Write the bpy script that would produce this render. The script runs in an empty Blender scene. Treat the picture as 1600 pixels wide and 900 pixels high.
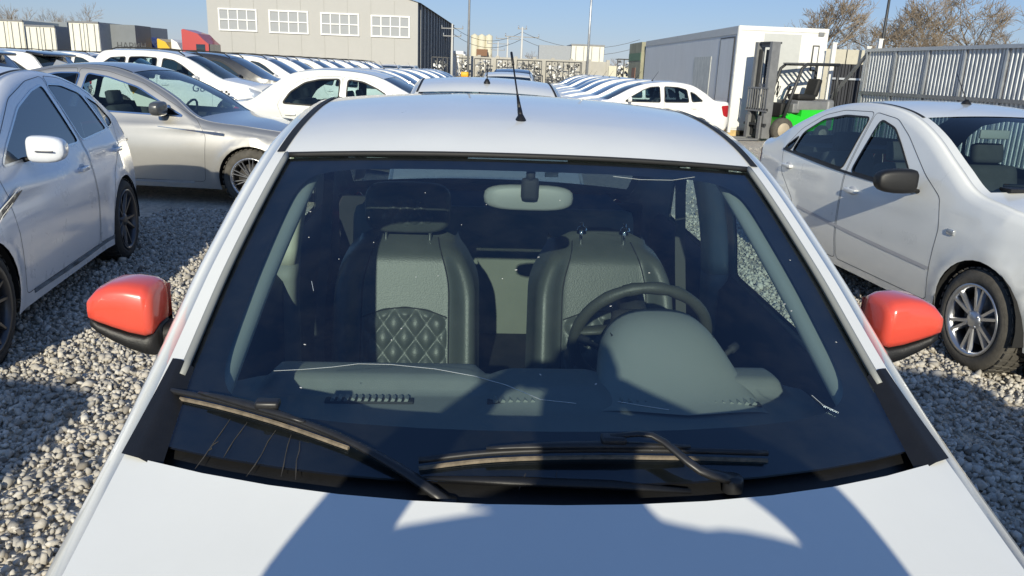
import bpy, bmesh, math, random
import numpy as np
from mathutils import Vector, Matrix, noise
from mathutils.geometry import delaunay_2d_cdt
from mathutils.bvhtree import BVHTree
rnd = random.Random(7)
R = math.radians
sc = bpy.context.scene
C = sc.collection

# ------------------------------------------------------------------ camera
F_PX, PITCH, ROLL, CAM_H = 1211.0, 0.2752, 0.0400, 1.665
cam_d = bpy.data.cameras.new('camera'); cam = bpy.data.objects.new('camera', cam_d); C.objects.link(cam)
cam_d.sensor_width = 36.0; cam_d.lens = 36.0 * F_PX / 1600.0
cam_d.clip_start = 0.05; cam_d.clip_end = 5000
cam.matrix_world = Matrix.Translation((0, 0, CAM_H)) @ Matrix.Rotation(math.pi/2 - PITCH, 4, 'X') @ Matrix.Rotation(ROLL, 4, 'Z')
sc.camera = cam

# ------------------------------------------------------------------ sky and sun
SUN_EL, SUN_AZ = R(21.5), R(4.0)          # light travels towards +Y, SUN_AZ towards +X
w = bpy.data.worlds.new('World'); sc.world = w; w.use_nodes = True
nt = w.node_tree; nt.nodes.clear()
sky = nt.nodes.new('ShaderNodeTexSky'); sky.sky_type = 'NISHITA'; sky.sun_disc = False
sky.sun_elevation = SUN_EL
sky.sun_rotation = math.pi + SUN_AZ       # sun stands behind the camera (-Y)
sky.air_density = 1.2; sky.dust_density = 0.0; sky.ozone_density = 7.0; sky.altitude = 100
bg = nt.nodes.new('ShaderNodeBackground'); bg.inputs[1].default_value = 0.135
wo = nt.nodes.new('ShaderNodeOutputWorld')
gm_ = nt.nodes.new('ShaderNodeGamma'); gm_.inputs[1].default_value = 0.62          # even, whole-sky tone response of the phone camera
tn_ = nt.nodes.new('ShaderNodeMix'); tn_.data_type = 'RGBA'; tn_.blend_type = 'MULTIPLY'; tn_.inputs[0].default_value = 1.0; tn_.inputs[7].default_value = (.86, .93, 1.18, 1)
nt.links.new(sky.outputs[0], gm_.inputs[0]); nt.links.new(gm_.outputs[0], tn_.inputs[6]); nt.links.new(tn_.outputs[2], bg.inputs[0]); nt.links.new(bg.outputs[0], wo.inputs[0])
sd = bpy.data.lights.new('sun', 'SUN'); sd.energy = 3.55; sd.angle = R(0.53); sd.color = (1.0, 0.93, 0.755)
so = bpy.data.objects.new('sun', sd); C.objects.link(so)
so.rotation_euler = Vector((math.sin(SUN_AZ)*math.cos(SUN_EL), math.cos(SUN_AZ)*math.cos(SUN_EL), -math.sin(SUN_EL))).to_track_quat('-Z', 'Y').to_euler()
so.location = (0, -30, 20)
sc.view_settings.view_transform = 'Standard'; sc.view_settings.look = 'None'
sc.view_settings.exposure = 0.45; sc.view_settings.gamma = 1.0
sc.view_settings.use_curve_mapping = False
sc.cycles.max_bounces = 10; sc.cycles.transparent_max_bounces = 24; sc.cycles.transmission_bounces = 8
sc.cycles.caustics_reflective = False; sc.cycles.caustics_refractive = False
sc.cycles.use_denoising = True
sc.cycles.sample_clamp_indirect = 8.0

# ------------------------------------------------------------------ pixel helpers (photograph is 1600 x 900)
_c, _s, _cr, _sr = math.cos(PITCH), math.sin(PITCH), math.cos(ROLL), math.sin(ROLL)
CAM = Vector((0, 0, CAM_H))
def ray(px, py):
    x, y = px - 800.0, py - 450.0
    X = (x*_cr + y*_sr)/F_PX; Yd = (-x*_sr + y*_cr)/F_PX
    return Vector((X, _c - _s*Yd, -_s - _c*Yd))
def at_z(px, py, z): d = ray(px, py); return CAM + d*((z - CAM_H)/d.z)
def at_y(px, py, Y): d = ray(px, py); return CAM + d*(Y/d.y)

# ------------------------------------------------------------------ materials
MATS = {}
def new_mat(name):
    m = bpy.data.materials.new(name); m.use_nodes = True
    n = m.node_tree.nodes; l = m.node_tree.links; b = n['Principled BSDF']
    return m, n, l, b
def mat(name, col, rough=0.5, metal=0.0, coat=0.0, spec=0.5, vary=0.0, vscale=6.0, bump=0.0, bscale=60.0, rvary=0.0, back=None, coat_rough=0.03, stretch=None, emit=None):
    if name in MATS: return MATS[name]
    m, n, l, b = new_mat(name); MATS[name] = m
    b.inputs['Base Color'].default_value = (*col, 1); b.inputs['Roughness'].default_value = rough
    b.inputs['Metallic'].default_value = metal; b.inputs['Coat Weight'].default_value = coat
    b.inputs['Coat Roughness'].default_value = coat_rough
    b.inputs['Specular IOR Level'].default_value = spec
    if emit: b.inputs['Emission Color'].default_value = (*emit[:3], 1); b.inputs['Emission Strength'].default_value = emit[3]
    colout = None
    tc = n.new('ShaderNodeTexCoord'); vec = tc.outputs['Object']
    if stretch:
        mp = n.new('ShaderNodeMapping'); mp.inputs['Scale'].default_value = stretch; l.new(vec, mp.inputs[0]); vec = mp.outputs[0]
    if vary or rvary:
        t = n.new('ShaderNodeTexNoise'); t.inputs['Scale'].default_value = vscale; t.inputs['Detail'].default_value = 6; t.inputs['Roughness'].default_value = .65
        l.new(vec, t.inputs['Vector'])
        if vary:
            r = n.new('ShaderNodeMapRange'); r.inputs['From Min'].default_value = .25; r.inputs['From Max'].default_value = .75
            r.inputs['To Min'].default_value = 1 - vary; r.inputs['To Max'].default_value = 1 + vary
            l.new(t.outputs['Fac'], r.inputs[0])
            mx = n.new('ShaderNodeMix'); mx.data_type = 'RGBA'; mx.blend_type = 'MULTIPLY'; mx.inputs[0].default_value = 1
            mx.inputs[6].default_value = (*col, 1); l.new(r.outputs[0], mx.inputs[7]); colout = mx.outputs[2]
        if rvary:
            r2 = n.new('ShaderNodeMapRange'); r2.inputs['From Min'].default_value = .3; r2.inputs['From Max'].default_value = .7
            r2.inputs['To Min'].default_value = max(0, rough - rvary); r2.inputs['To Max'].default_value = min(1, rough + rvary)
            l.new(t.outputs['Fac'], r2.inputs[0]); l.new(r2.outputs[0], b.inputs['Roughness'])
    if back:
        g = n.new('ShaderNodeNewGeometry'); mx2 = n.new('ShaderNodeMix'); mx2.data_type = 'RGBA'
        l.new(g.outputs['Backfacing'], mx2.inputs[0])
        if colout: l.new(colout, mx2.inputs[6])
        else: mx2.inputs[6].default_value = (*col, 1)
        mx2.inputs[7].default_value = (*back, 1); colout = mx2.outputs[2]
        if coat:
            mm = n.new('ShaderNodeMath'); mm.operation = 'MULTIPLY_ADD'; mm.inputs[1].default_value = -coat; mm.inputs[2].default_value = coat
            l.new(g.outputs['Backfacing'], mm.inputs[0]); l.new(mm.outputs[0], b.inputs['Coat Weight'])
    if colout: l.new(colout, b.inputs['Base Color'])
    if bump:
        t2 = n.new('ShaderNodeTexNoise'); t2.inputs['Scale'].default_value = bscale; t2.inputs['Detail'].default_value = 4
        l.new(vec, t2.inputs['Vector'])
        bp = n.new('ShaderNodeBump'); bp.inputs['Strength'].default_value = bump; bp.inputs['Distance'].default_value = .01
        l.new(t2.outputs['Fac'], bp.inputs['Height']); l.new(bp.outputs[0], b.inputs['Normal'])
    return m
def glass_mat(name, tint, refl=1.0, dirt=0.0, ior=1.5):
    """thin pane: clear body with tint, mirror reflection by Fresnel, a little dust"""
    if name in MATS: return MATS[name]
    m, n, l, b = new_mat(name); MATS[name] = m; n.remove(b); out = n['Material Output']
    tr = n.new('ShaderNodeBsdfTransparent'); tr.inputs[0].default_value = (*tint, 1)
    gl = n.new('ShaderNodeBsdfGlossy'); gl.inputs['Roughness'].default_value = 0.01; gl.inputs[0].default_value = (*refl, 1) if isinstance(refl, tuple) else (refl, refl, refl, 1)
    fr = n.new('ShaderNodeFresnel'); fr.inputs[0].default_value = ior
    g = n.new('ShaderNodeNewGeometry')
    mp = n.new('ShaderNodeMapRange'); mp.inputs['To Min'].default_value = 1.0; mp.inputs['To Max'].default_value = 0.0
    l.new(g.outputs['Backfacing'], mp.inputs[0])
    mul = n.new('ShaderNodeMath'); mul.operation = 'MULTIPLY'; l.new(fr.outputs[0], mul.inputs[0]); l.new(mp.outputs[0], mul.inputs[1])
    mx = n.new('ShaderNodeMixShader'); l.new(mul.outputs[0], mx.inputs[0]); l.new(tr.outputs[0], mx.inputs[1]); l.new(gl.outputs[0], mx.inputs[2])
    last = mx
    if dirt:
        df = n.new('ShaderNodeBsdfDiffuse'); df.inputs[0].default_value = (.55, .55, .5, 1)
        tc = n.new('ShaderNodeTexCoord'); tx = n.new('ShaderNodeTexNoise'); tx.inputs['Scale'].default_value = 9; tx.inputs['Detail'].default_value = 8; tx.inputs['Roughness'].default_value = .75
        l.new(tc.outputs['Object'], tx.inputs['Vector'])
        r = n.new('ShaderNodeMapRange'); r.inputs['From Min'].default_value = .40; r.inputs['From Max'].default_value = .85; r.inputs['To Min'].default_value = 0.0; r.inputs['To Max'].default_value = dirt
        l.new(tx.outputs['Fac'], r.inputs[0])
        m2 = n.new('ShaderNodeMixShader'); l.new(r.outputs[0], m2.inputs[0]); l.new(mx.outputs[0], m2.inputs[1]); l.new(df.outputs[0], m2.inputs[2]); last = m2
    l.new(last.outputs[0], out.inputs[0])
    return m

# ------------------------------------------------------------------ objects
def mesh(name, verts, faces, material=None, smooth=True, normals=None):
    me = bpy.data.meshes.new(name)
    me.from_pydata([tuple(v) for v in verts], [], [tuple(int(i) for i in f) for f in faces])
    if material: me.materials.append(material)
    if smooth: me.shade_smooth()
    me.update()
    if normals is not None: me.normals_split_custom_set_from_vertices([tuple(x) for x in normals])
    return me
def obj(name, me, parent=None, mw=None, label=None, kind=None):
    o = bpy.data.objects.new(name, me); C.objects.link(o)
    if parent is not None: o.parent = parent
    if mw is not None: o.matrix_local = mw
    if label: o['label'] = label
    if kind: o['kind'] = kind
    return o
def thing(name, loc, rz, label, cat, group=None, me=None, scale=None):
    o = bpy.data.objects.new(name, me); C.objects.link(o)
    o.location = loc; o.rotation_euler = (0, 0, rz)
    if scale: o.scale = scale
    o['label'] = label; o['category'] = cat
    if group: o['group'] = group
    return o

class MB:
    """collects simple shapes into one mesh"""
    def __init__(s): s.v = []; s.f = []; s.sm = []
    def add(s, verts, faces, smooth=False):
        k = len(s.v); s.v += [tuple(v) for v in verts]; s.f += [tuple(i + k for i in f) for f in faces]; s.sm += [smooth]*len(faces); return s
    def box(s, c, d, rot=None, bevel=0.0, taper=None):
        hx, hy, hz = d[0]/2, d[1]/2, d[2]/2
        if bevel <= 0:
            P = [Vector((sx*hx*(taper if (taper and sz > 0) else 1), sy*hy*(taper if (taper and sz > 0) else 1), sz*hz)) for sz in (-1, 1) for sx, sy in ((-1, -1), (1, -1), (1, 1), (-1, 1))]
            Fc = [(3, 2, 1, 0), (4, 5, 6, 7), (0, 1, 5, 4), (1, 2, 6, 5), (2, 3, 7, 6), (3, 0, 4, 7)]
        else:
            bm = bmesh.new(); bmesh.ops.create_cube(bm, size=1); bmesh.ops.scale(bm, vec=d, verts=bm.verts)
            bmesh.ops.bevel(bm, geom=bm.edges[:], offset=min(bevel, min(d)*.45), segments=2, affect='EDGES', profile=.6)
            bm.verts.index_update(); P = [v.co.copy() for v in bm.verts]; Fc = [tuple(v.index for v in f.verts) for f in bm.faces]; bm.free()
        M = (rot.to_4x4() if rot is not None else Matrix())
        s.add([M @ p + Vector(c) for p in P], Fc, bevel > 0); return s
    def tube(s, pts, r, n=8, cap=True, flat=None):
        pts = [Vector(p) for p in pts]; rr = r if isinstance(r, (list, tuple)) else [r]*len(pts)
        V = []; Fc = []; up = None
        for i, p in enumerate(pts):
            t = (pts[min(i+1, len(pts)-1)] - pts[max(i-1, 0)]).normalized()
            if up is None: up = Vector((0, 0, 1)) if abs(t.z) < .9 else Vector((1, 0, 0))
            a = t.cross(up).normalized(); b = a.cross(t).normalized(); up = b
            for k in range(n):
                th = 2*math.pi*(k+.5)/n
                V.append(p + a*math.cos(th)*rr[i] + b*math.sin(th)*rr[i]*(flat or 1))
        for i in range(len(pts)-1):
            for k in range(n): Fc.append((i*n+k, i*n+(k+1) % n, (i+1)*n+(k+1) % n, (i+1)*n+k))
        if cap: Fc.append(tuple(range(n))[::-1]); Fc.append(tuple((len(pts)-1)*n+k for k in range(n)))
        s.add(V, Fc, n > 5); return s
    def lathe(s, prof, n=24, M=None, ring=False):
        """prof (r, h) turned round local X axis"""
        V = []; Fc = []; m = len(prof)
        for k in range(n):
            th = 2*math.pi*k/n
            for r_, h in prof:
                p = Vector((h, r_*math.cos(th), r_*math.sin(th))); V.append(M @ p if M else p)
        for k in range(n):
            for i in range(m if ring else m-1):
                j = (i+1) % m; Fc.append((k*m+i, k*m+j, ((k+1) % n)*m+j, ((k+1) % n)*m+i))
        s.add(V, Fc, True); return s
    def prism(s, poly, depth, M=None, bevel=False):
        """poly in local (x, z), extruded along y by depth"""
        n = len(poly); V = [Vector((x, -depth/2, z)) for x, z in poly] + [Vector((x, depth/2, z)) for x, z in poly]
        Fc = [tuple(range(n)), tuple(range(2*n-1, n-1, -1))] + [(i, i+n, (i+1) % n+n, (i+1) % n) for i in range(n)]
        s.add([M @ v for v in V] if M else V, Fc); return s
    def ribbon(s, pts, nrm, width, off=.002, closed=False):
        pts = [Vector(p) for p in pts]; nrm = [Vector(x).normalized() for x in nrm]; m = len(pts); V = []; Fc = []
        for i in range(m):
            a = pts[(i-1) % m] if (closed or i > 0) else pts[i]; b = pts[(i+1) % m] if (closed or i < m-1) else pts[i]
            t = (b-a).normalized(); sd_ = t.cross(nrm[i]).normalized()*(width[i] if isinstance(width, list) else width)/2
            V += [pts[i]+nrm[i]*off-sd_, pts[i]+nrm[i]*off+sd_]
        for i in range(m if closed else m-1):
            j = (i+1) % m; Fc.append((2*i, 2*i+1, 2*j+1, 2*j))
        s.add(V, Fc, True); return s
    def me(s, name, material, autosmooth=None):
        m = bpy.data.meshes.new(name); m.from_pydata(s.v, [], s.f); m.materials.append(material)
        m.polygons.foreach_set('use_smooth', s.sm); m.update()
        return m
def loft(sections, closed=True, caps=True):
    """list of rings (equal length) -> verts, faces"""
    n = len(sections[0]); V = [p for s_ in sections for p in s_]; Fc = []
    for i in range(len(sections)-1):
        for k in range(n if closed else n-1):
            j = (k+1) % n; Fc.append((i*n+k, i*n+j, (i+1)*n+j, (i+1)*n+k))
    if caps: Fc.append(tuple(range(n))[::-1]); Fc.append(tuple((len(sections)-1)*n+k for k in range(n)))
    return V, Fc
def rrect(cx, cz, hx, hz, n=20, p=4.0):
    out = []
    for k in range(n):
        t = 2*math.pi*k/n; c_, s_ = math.cos(t), math.sin(t)
        out.append((cx + hx*math.copysign(abs(c_)**(2/p), c_), cz + hz*math.copysign(abs(s_)**(2/p), s_)))
    return out
def catmull(P, step):
    """P list of tuples -> (samples, span index)"""
    P = [np.array(p, float) for p in P]; out = []; tag = []
    for i in range(len(P)-1):
        p0 = P[i-1] if i > 0 else 2*P[0]-P[1]; p1 = P[i]; p2 = P[i+1]; p3 = P[i+2] if i+2 < len(P) else 2*P[-1]-P[-2]
        L = np.linalg.norm(p2-p1); n = max(1, int(math.ceil(L/step)))
        # centripetal style tangents
        d0 = max(np.linalg.norm(p1-p0), 1e-6)**.5; d1 = max(L, 1e-6)**.5; d2 = max(np.linalg.norm(p3-p2), 1e-6)**.5
        m1 = (p1-p0)/d0 - (p2-p0)/(d0+d1) + (p2-p1)/d1; m2 = (p2-p1)/d1 - (p3-p1)/(d1+d2) + (p3-p2)/d2
        m1 = m1*d1; m2 = m2*d1
        for k in range(n):
            t = k/n; out.append((2*t**3-3*t**2+1)*p1 + (t**3-2*t**2+t)*m1 + (-2*t**3+3*t**2)*p2 + (t**3-t**2)*m2); tag.append(i)
    out.append(P[-1]); tag.append(len(P)-2)
    return np.array(out), tag
def inpoly(P, poly):
    x, y = P[:, 0], P[:, 1]; r = np.zeros(len(P), bool); q = np.asarray(poly); n = len(q); j = n-1
    for i in range(n):
        xi, yi = q[i]; xj, yj = q[j]
        c = ((yi > y) != (yj > y)) & (x < (xj-xi)*(y-yi)/(yj-yi+1e-12)+xi); r ^= c; j = i
    return r
def smooth_closed(poly, step=.05, r=.35):
    """closed polygon with softly rounded corners"""
    out = []; n = len(poly); P = [np.array(p, float) for p in poly]
    for i in range(n):
        a, b, c = P[i-1], P[i], P[(i+1) % n]
        la = np.linalg.norm(a-b); lc = np.linalg.norm(c-b); rad = min(r*min(la, lc), .045)
        s_, e_ = b+(a-b)/la*rad, b+(c-b)/lc*rad
        for t in (0, .33, .67, 1): out.append((1-t)**2*s_ + 2*t*(1-t)*b + t*t*e_)
    res = []
    for i in range(len(out)):
        a, b = out[i], out[(i+1) % len(out)]; L = np.linalg.norm(b-a); k = max(1, int(L/step))
        for q in range(k): res.append(a+(b-a)*q/k)
    return np.array(res)
# ------------------------------------------------------------------ car materials
M_WHITE = mat('white_paint', (.79, .797, .76), .32, coat=1.0, coat_rough=.11, back=(.035, .035, .037), vary=.03, vscale=3, rvary=.06)
M_WHITE2 = mat('warm_white_paint', (.80, .79, .76), .34, coat=.9, coat_rough=.06, back=(.03, .03, .03), vary=.04, vscale=3, rvary=.08)
M_PEARL = mat('pearl_white_paint', (.76, .785, .82), .30, coat=.8, coat_rough=.11, back=(.03, .03, .03), vary=.03, rvary=.05)
M_SILVER = mat('silver_paint', (.50, .485, .445), .36, metal=.75, coat=1.0, coat_rough=.04, back=(.03, .03, .03), vary=.03)
M_GREYP = mat('dark_grey_paint', (.075, .078, .08), .3, metal=.1, coat=1.0)
M_BLACKP = mat('black_paint', (.012, .013, .016), .25, coat=1.0, back=(.02, .02, .02))
M_LOGAN = mat('hatch_white_paint', (.79, .797, .76), .33, coat=1.0, coat_rough=.05, back=(.46, .45, .37), vary=.025, vscale=4, rvary=.06)
M_PLASTIC = mat('black_plastic', (.009, .009, .0095), .5, vary=.25, vscale=30, bump=.08, bscale=300)
M_RUBBER = mat('rubber', (.014, .014, .014), .65, vary=.2, vscale=20)
M_GAP = mat('panel_gap', (.05, .05, .052), .7)
M_TYRE = mat('tyre', (.035, .034, .032), .8, vary=.35, vscale=14, bump=.3, bscale=90)
M_DUSTYTYRE = mat('dusty_tyre', (.085, .078, .066), .9, vary=.4, vscale=10, bump=.3, bscale=90)
M_RIM = mat('rim_alloy', (.52, .53, .55), .28, metal=.9, vary=.1, vscale=20)
M_RIMD = mat('rim_dark', (.10, .10, .105), .35, metal=.7)
M_CHROME = mat('chrome', (.75, .76, .78), .12, metal=1.0)
M_DISC = mat('brake_disc', (.20, .19, .18), .45, metal=.8)
M_RED = mat('tail_light', (.42, .012, .015), .12, coat=1.0)
M_LAMP = mat('head_light', (.55, .58, .60), .1, metal=.5, coat=1.0)
M_INT = mat('dark_interior', (.022, .023, .025), .75)
M_SEATF = mat('seat_cloth', (.045, .047, .05), .85, vary=.2, vscale=15)
M_UNDER = mat('underbody', (.012, .012, .012), .9)
M_ORANGE = mat('reflector_orange', (.7, .18, .02), .3, coat=.6)
G_CLEAR = glass_mat('window_glass', (.62, .74, .74))
G_TINT = glass_mat('tinted_glass', (.20, .26, .30))
G_DARK = mat('far_window_glass', (.022, .035, .042), .04, spec=.6, coat=1.0, coat_rough=.02)

def wheel_meshes(Rw=.31, wd=.19, rr=.205, style='five', tyre=None, rimm=None):
    b = MB()
    b.lathe([(rr, -wd/2+.012), (rr+.02, -wd/2), (Rw-.05, -wd/2-.004), (Rw-.012, -wd/2+.018), (Rw, -wd/2+.045), (Rw-.004, -.03), (Rw-.004, .03), (Rw, wd/2-.045), (Rw-.012, wd/2-.018), (Rw-.05, wd/2+.004), (rr+.02, wd/2), (rr, wd/2-.012)], 40)
    # tread blocks
    for k in range(36):
        for sx in (-1, 0, 1):
            th = 2*math.pi*(k+.25*sx)/36
            b.box((sx*wd*.29, (Rw+.001)*math.cos(th), (Rw+.001)*math.sin(th)), (wd*.24, .034, .008), Matrix.Rotation(th-math.pi/2, 3, 'X'))
    ty = b.me('tyre', tyre or M_TYRE)
    b = MB(); o = wd/2
    b.lathe([(rr+.004, o-.012), (rr+.006, o+.003), (rr-.012, o-.002), (rr-.02, o-.03), (rr-.03, -o+.02), (rr, -o+.01)], 40)
    def spoke(th, r0, r1, w0, w1, z0, z1, th2=None):
        th2 = th if th2 is None else th2
        e0 = Vector((0, math.cos(th), math.sin(th))); e1 = Vector((0, math.cos(th2), math.sin(th2)))
        p0 = e0*r0 + Vector((z0, 0, 0)); p1 = e1*r1 + Vector((z1, 0, 0)); t = (p1-p0).normalized(); sd_ = t.cross(Vector((1, 0, 0))).normalized(); X = Vector((1, 0, 0))
        V = [p0-sd_*w0/2-X*.02, p0+sd_*w0/2-X*.02, p0+sd_*w0*.28, p0-sd_*w0*.28, p1-sd_*w1/2-X*.02, p1+sd_*w1/2-X*.02, p1+sd_*w1*.28, p1-sd_*w1*.28]
        b.add(V, [(0, 1, 2, 3), (7, 6, 5, 4), (0, 4, 5, 1), (1, 5, 6, 2), (2, 6, 7, 3), (3, 7, 4, 0)])
    if style == 'five':
        for k in range(6):
            th = 2*math.pi*k/6+.2
            for d in (-.16, .16): spoke(th+d*.55, .04, rr-.012, .034, .03, o-.022, o-.008, th+d)
        b.lathe([(.0, o-.002), (.035, o-.004), (.055, o-.018), (.06, o-.05)], 20)
        for k in range(4):
            th = 2*math.pi*k/4+.4; b.tube([(o-.03, .045*math.cos(th), .045*math.sin(th)), (o-.008, .045*math.cos(th), .045*math.sin(th))], .009, 6)
    elif style == 'multi':
        for k in range(10):
            th = 2*math.pi*k/10
            for d in (-.1, .1): spoke(th+d*.8, .05, rr-.012, .016, .014, o-.018, o-.006, th+d*1.1)
        b.lathe([(.0, o+.002), (.03, o), (.05, o-.012), (.06, o-.05)], 20)
    elif style == 'blade':
        for k in range(5):
            th = 2*math.pi*k/5
            for d in (-.2, .2): spoke(th+d*.3, .04, rr-.012, .04, .022, o-.03, o-.01, th+d*1.2)
        b.lathe([(.0, o-.012), (.03, o-.014), (.05, o-.025), (.06, o-.05)], 20)
    else:   # steel disc with holes look
        b.lathe([(.0, o-.03), (.05, o-.03), (.08, o-.05), (.15, o-.025), (.17, o-.035), (rr-.02, o-.04)], 24)
        for k in range(10):
            th = 2*math.pi*k/10; b.tube([(o-.06, .12*math.cos(th), .12*math.sin(th)), (o-.028, .12*math.cos(th), .12*math.sin(th))], .014, 6)
    rim = b.me('rim', rimm or M_RIM)
    d = MB(); d.lathe([(.06, o-.075), (rr*.72, o-.075), (rr*.72, o-.095), (.06, o-.095)], 28); d.lathe([(0, o-.06), (.06, o-.06), (.065, -o)], 16)
    return ty, rim, d.me('brake_disc', M_DISC)

def mirror_part(size=(.19, .10, .145), p=4):
    """door mirror body: lateral loft, outer end at +x; returns cap / housing verts"""
    sx, sy, sz = size; secs = []
    for t, e in ((0.0, .72), (.03, .88), (.10, .97), (.3, 1.0), (.55, .98), (.75, .90), (.88, .77), (.96, .58), (1.0, .36)):
        ty = (.55+.45*e)*(1.0-.15*t)
        secs.append([Vector((t*sx, y_+.02*t, z_ + .012*(1-e) - .006*t)) for y_, z_ in rrect(-.012*t, 0, sy/2*ty, sz/2*e, 20, p)])
    return secs

class Spec(dict):
    __getattr__ = dict.__getitem__; __setattr__ = dict.__setitem__
def car_template(S, lod=.09, paint=M_WHITE, glass=G_CLEAR, interior=True, wheel=None, doors=True, details=True, main=False):
    """list of (name, mesh, parent index, matrix, label) in the car's own frame: y from nose to tail, z up"""
    parts = []
    def put(name, me, parent=None, M=None, label=None):
        parts.append((name, me, parent, M, label)); return len(parts)-1
    segs = ['nose', 'hood', 'ws', 'roof', 'rw', 'trunk', 'tail']
    ctrl = []; stag = []
    for s_ in segs:
        for p in S[s_]:
            if ctrl: stag.append(s_)
            ctrl.append(p)
    per, span = catmull(ctrl, lod*.55); tag = [stag[i] for i in span]
    # bottom edge with wheel arches, from tail back to nose
    zs = S.sill; Ra = S.arch; bot = []
    y0, y1 = per[0][0], per[-1][0]
    def arch_pts(yc):
        zc = S.wz; a0 = math.asin(min(.99, max(-.99, (zs-zc)/Ra))); n = max(10, int(16*.09/lod))
        return [(yc + Ra*math.cos(a0+(math.pi-2*a0)*k/n), zc + Ra*math.sin(a0+(math.pi-2*a0)*k/n)) for k in range(n+1)]
    ar, af = arch_pts(S.yr), arch_pts(S.yf)
    def seg(a, b):
        n = max(1, int(abs(b[0]-a[0])/lod)); return [(a[0]+(b[0]-a[0])*k/n, a[1]+(b[1]-a[1])*k/n) for k in range(1, n)]
    bot += seg((y1, per[-1][1]), ar[0]) + ar + seg(ar[-1], af[0]) + af + seg(af[-1], (y0, per[0][1]))
    outline = np.array([tuple(p) for p in per] + bot)
    rr_ = S.get('round', .055)
    A = per[:-1]; B = per[1:]; AB = B-A; L2 = (AB**2).sum(1)+1e-12
    def dist(P):
        t = np.clip(((P[:, None, :]-A[None])*AB[None]).sum(2)/L2[None], 0, 1); q = A[None]+t[..., None]*AB[None]
        return np.sqrt(((P[:, None, :]-q)**2).sum(2)).min(1)
    def hw(P, d=None):
        P = np.atleast_2d(np.asarray(P, float)); Y, Z = P[:, 0], P[:, 1]
        W = np.interp(Y, *zip(*S.plan)); zb = np.interp(Y, *zip(*S.belt)); zm = .60
        low = np.clip((zm-Z)/(zm-.18), 0, 2); W = W - S.get('tuck', .07)*low**2
        md = np.clip((Z-zm)/(zb-zm), 0, 1); W = W - S.get('shoulder', .025)*md**2
        up = np.clip(Z-zb, 0, 9); W = W - up*S.th - S.get('th2', .10)*up**2
        W = W + S.get('crease', .006)*np.exp(-((Z-(zb-.10))/.028)**2)*(np.clip((Y-.5)/.3, 0, 1)*np.clip((S.L-.3-Y)/.3, 0, 1))
        for yc in (S.yf, S.yr):   # slight flare round the arches
            rr0 = np.sqrt((Y-yc)**2+(Z-S.wz)**2); W = W + .014*np.exp(-((rr0-Ra-.015)/.06)**2)
        d = dist(P) if d is None else d
        k = np.clip(1-d/rr_, 0, 1); return W - rr_*(1-np.sqrt(np.maximum(1-k*k, 0)))
    def nrm(P):
        e = .010; P = np.atleast_2d(P)
        gy = (hw(P+[e, 0])-hw(P-[e, 0]))/(2*e); gz = (hw(P+[0, e])-hw(P-[0, e]))/(2*e)
        gy = np.clip(gy, -6, 6); gz = np.clip(gz, -6, 6)
        n = np.stack([np.ones(len(P)), -gy, -gz], 1); return n/np.linalg.norm(n, axis=1)[:, None]
    def surf(p, side): p = np.asarray(p, float); return Vector((side*float(hw(p[None])[0]), p[0], p[1]))
    def surfn(p, side): n = nrm(np.asarray(p, float)[None])[0]; return Vector((side*n[0], n[1], n[2]))
    # ---- side sheet
    V = [tuple(p) for p in outline]; E = [(i, (i+1) % len(V)) for i in range(len(V))]
    def addloop(Q, closed=True):
        k = len(V); V.extend([tuple(q) for q in Q]); n = len(Q)
        E.extend([(k+i, k+(i+1) % n) for i in range(n if closed else n-1)])
    wins = [smooth_closed(wn, .07 if lod < .12 else .15) for wn in S.windows]
    for q in wins: addloop(q)
    drs = []
    if doors:
        for dp in S.doors: q = smooth_closed(dp, .09); drs.append(q); addloop(q)
    lights = []
    for nm, poly, m_ in S.get('lights', []): q = smooth_closed(poly, .05); lights.append((nm, q, m_)); addloop(q)
    g = lod; yy, zz = np.meshgrid(np.arange(.03, S.L, g), np.arange(zs+.02, 1.75, g)); G = np.stack([yy.ravel(), zz.ravel()], 1)
    G = G[inpoly(G, outline)]; 
    if len(G): G = G[dist(G) > .5*g]
    V.extend([tuple(x) for x in G])
    if lod < .12:
        N2 = np.stack([-(np.gradient(per[:, 1])), np.gradient(per[:, 0])], 1); N2 /= np.linalg.norm(N2, axis=1)[:, None]+1e-9
        for dd in ((.005, .014, .026, .042, .060, .082) if lod < .08 else (.012, .035)):
            Q = per-N2*dd; Q = Q[inpoly(Q, outline)]; Q = Q[dist(Q) > dd*.8]; V.extend([tuple(x) for x in Q])
    r_ = delaunay_2d_cdt([Vector(v) for v in V], E, [], 0, 1e-5)
    PV = np.array([tuple(v) for v in r_[0]]); T = np.array([f for f in r_[2] if len(f) == 3]); cen = PV[T].mean(1)
    cls = np.full(len(T), -1); ins = inpoly(cen, outline); cls[ins] = 0
    for i, q in enumerate(drs): cls[inpoly(cen, q) & ins] = 20+i
    for i, q in enumerate(lights): cls[inpoly(cen, q[1]) & ins] = 40+i
    for i, q in enumerate(wins): cls[inpoly(cen, q) & ins] = 10+i
    dv = dist(PV); HW = hw(PV, dv); NV = nrm(PV)
    # orientation of triangles as seen from +x
    a, b_, c_ = PV[T[:, 0]], PV[T[:, 1]], PV[T[:, 2]]
    area = (b_-a)[:, 0]*(c_-a)[:, 1]-(b_-a)[:, 1]*(c_-a)[:, 0]; T[area < 0] = T[area < 0][:, ::-1]
    def side_mesh(ids, side, off=0.0):
        t = T[ids]; u, inv = np.unique(t, return_inverse=True); inv = inv.reshape(t.shape)
        X = side*(HW[u]+off); P = np.stack([X, PV[u, 0], PV[u, 1]], 1); N = NV[u]*[side, 1, 1]
        if side < 0: inv = inv[:, ::-1]
        return P, inv, N
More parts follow.
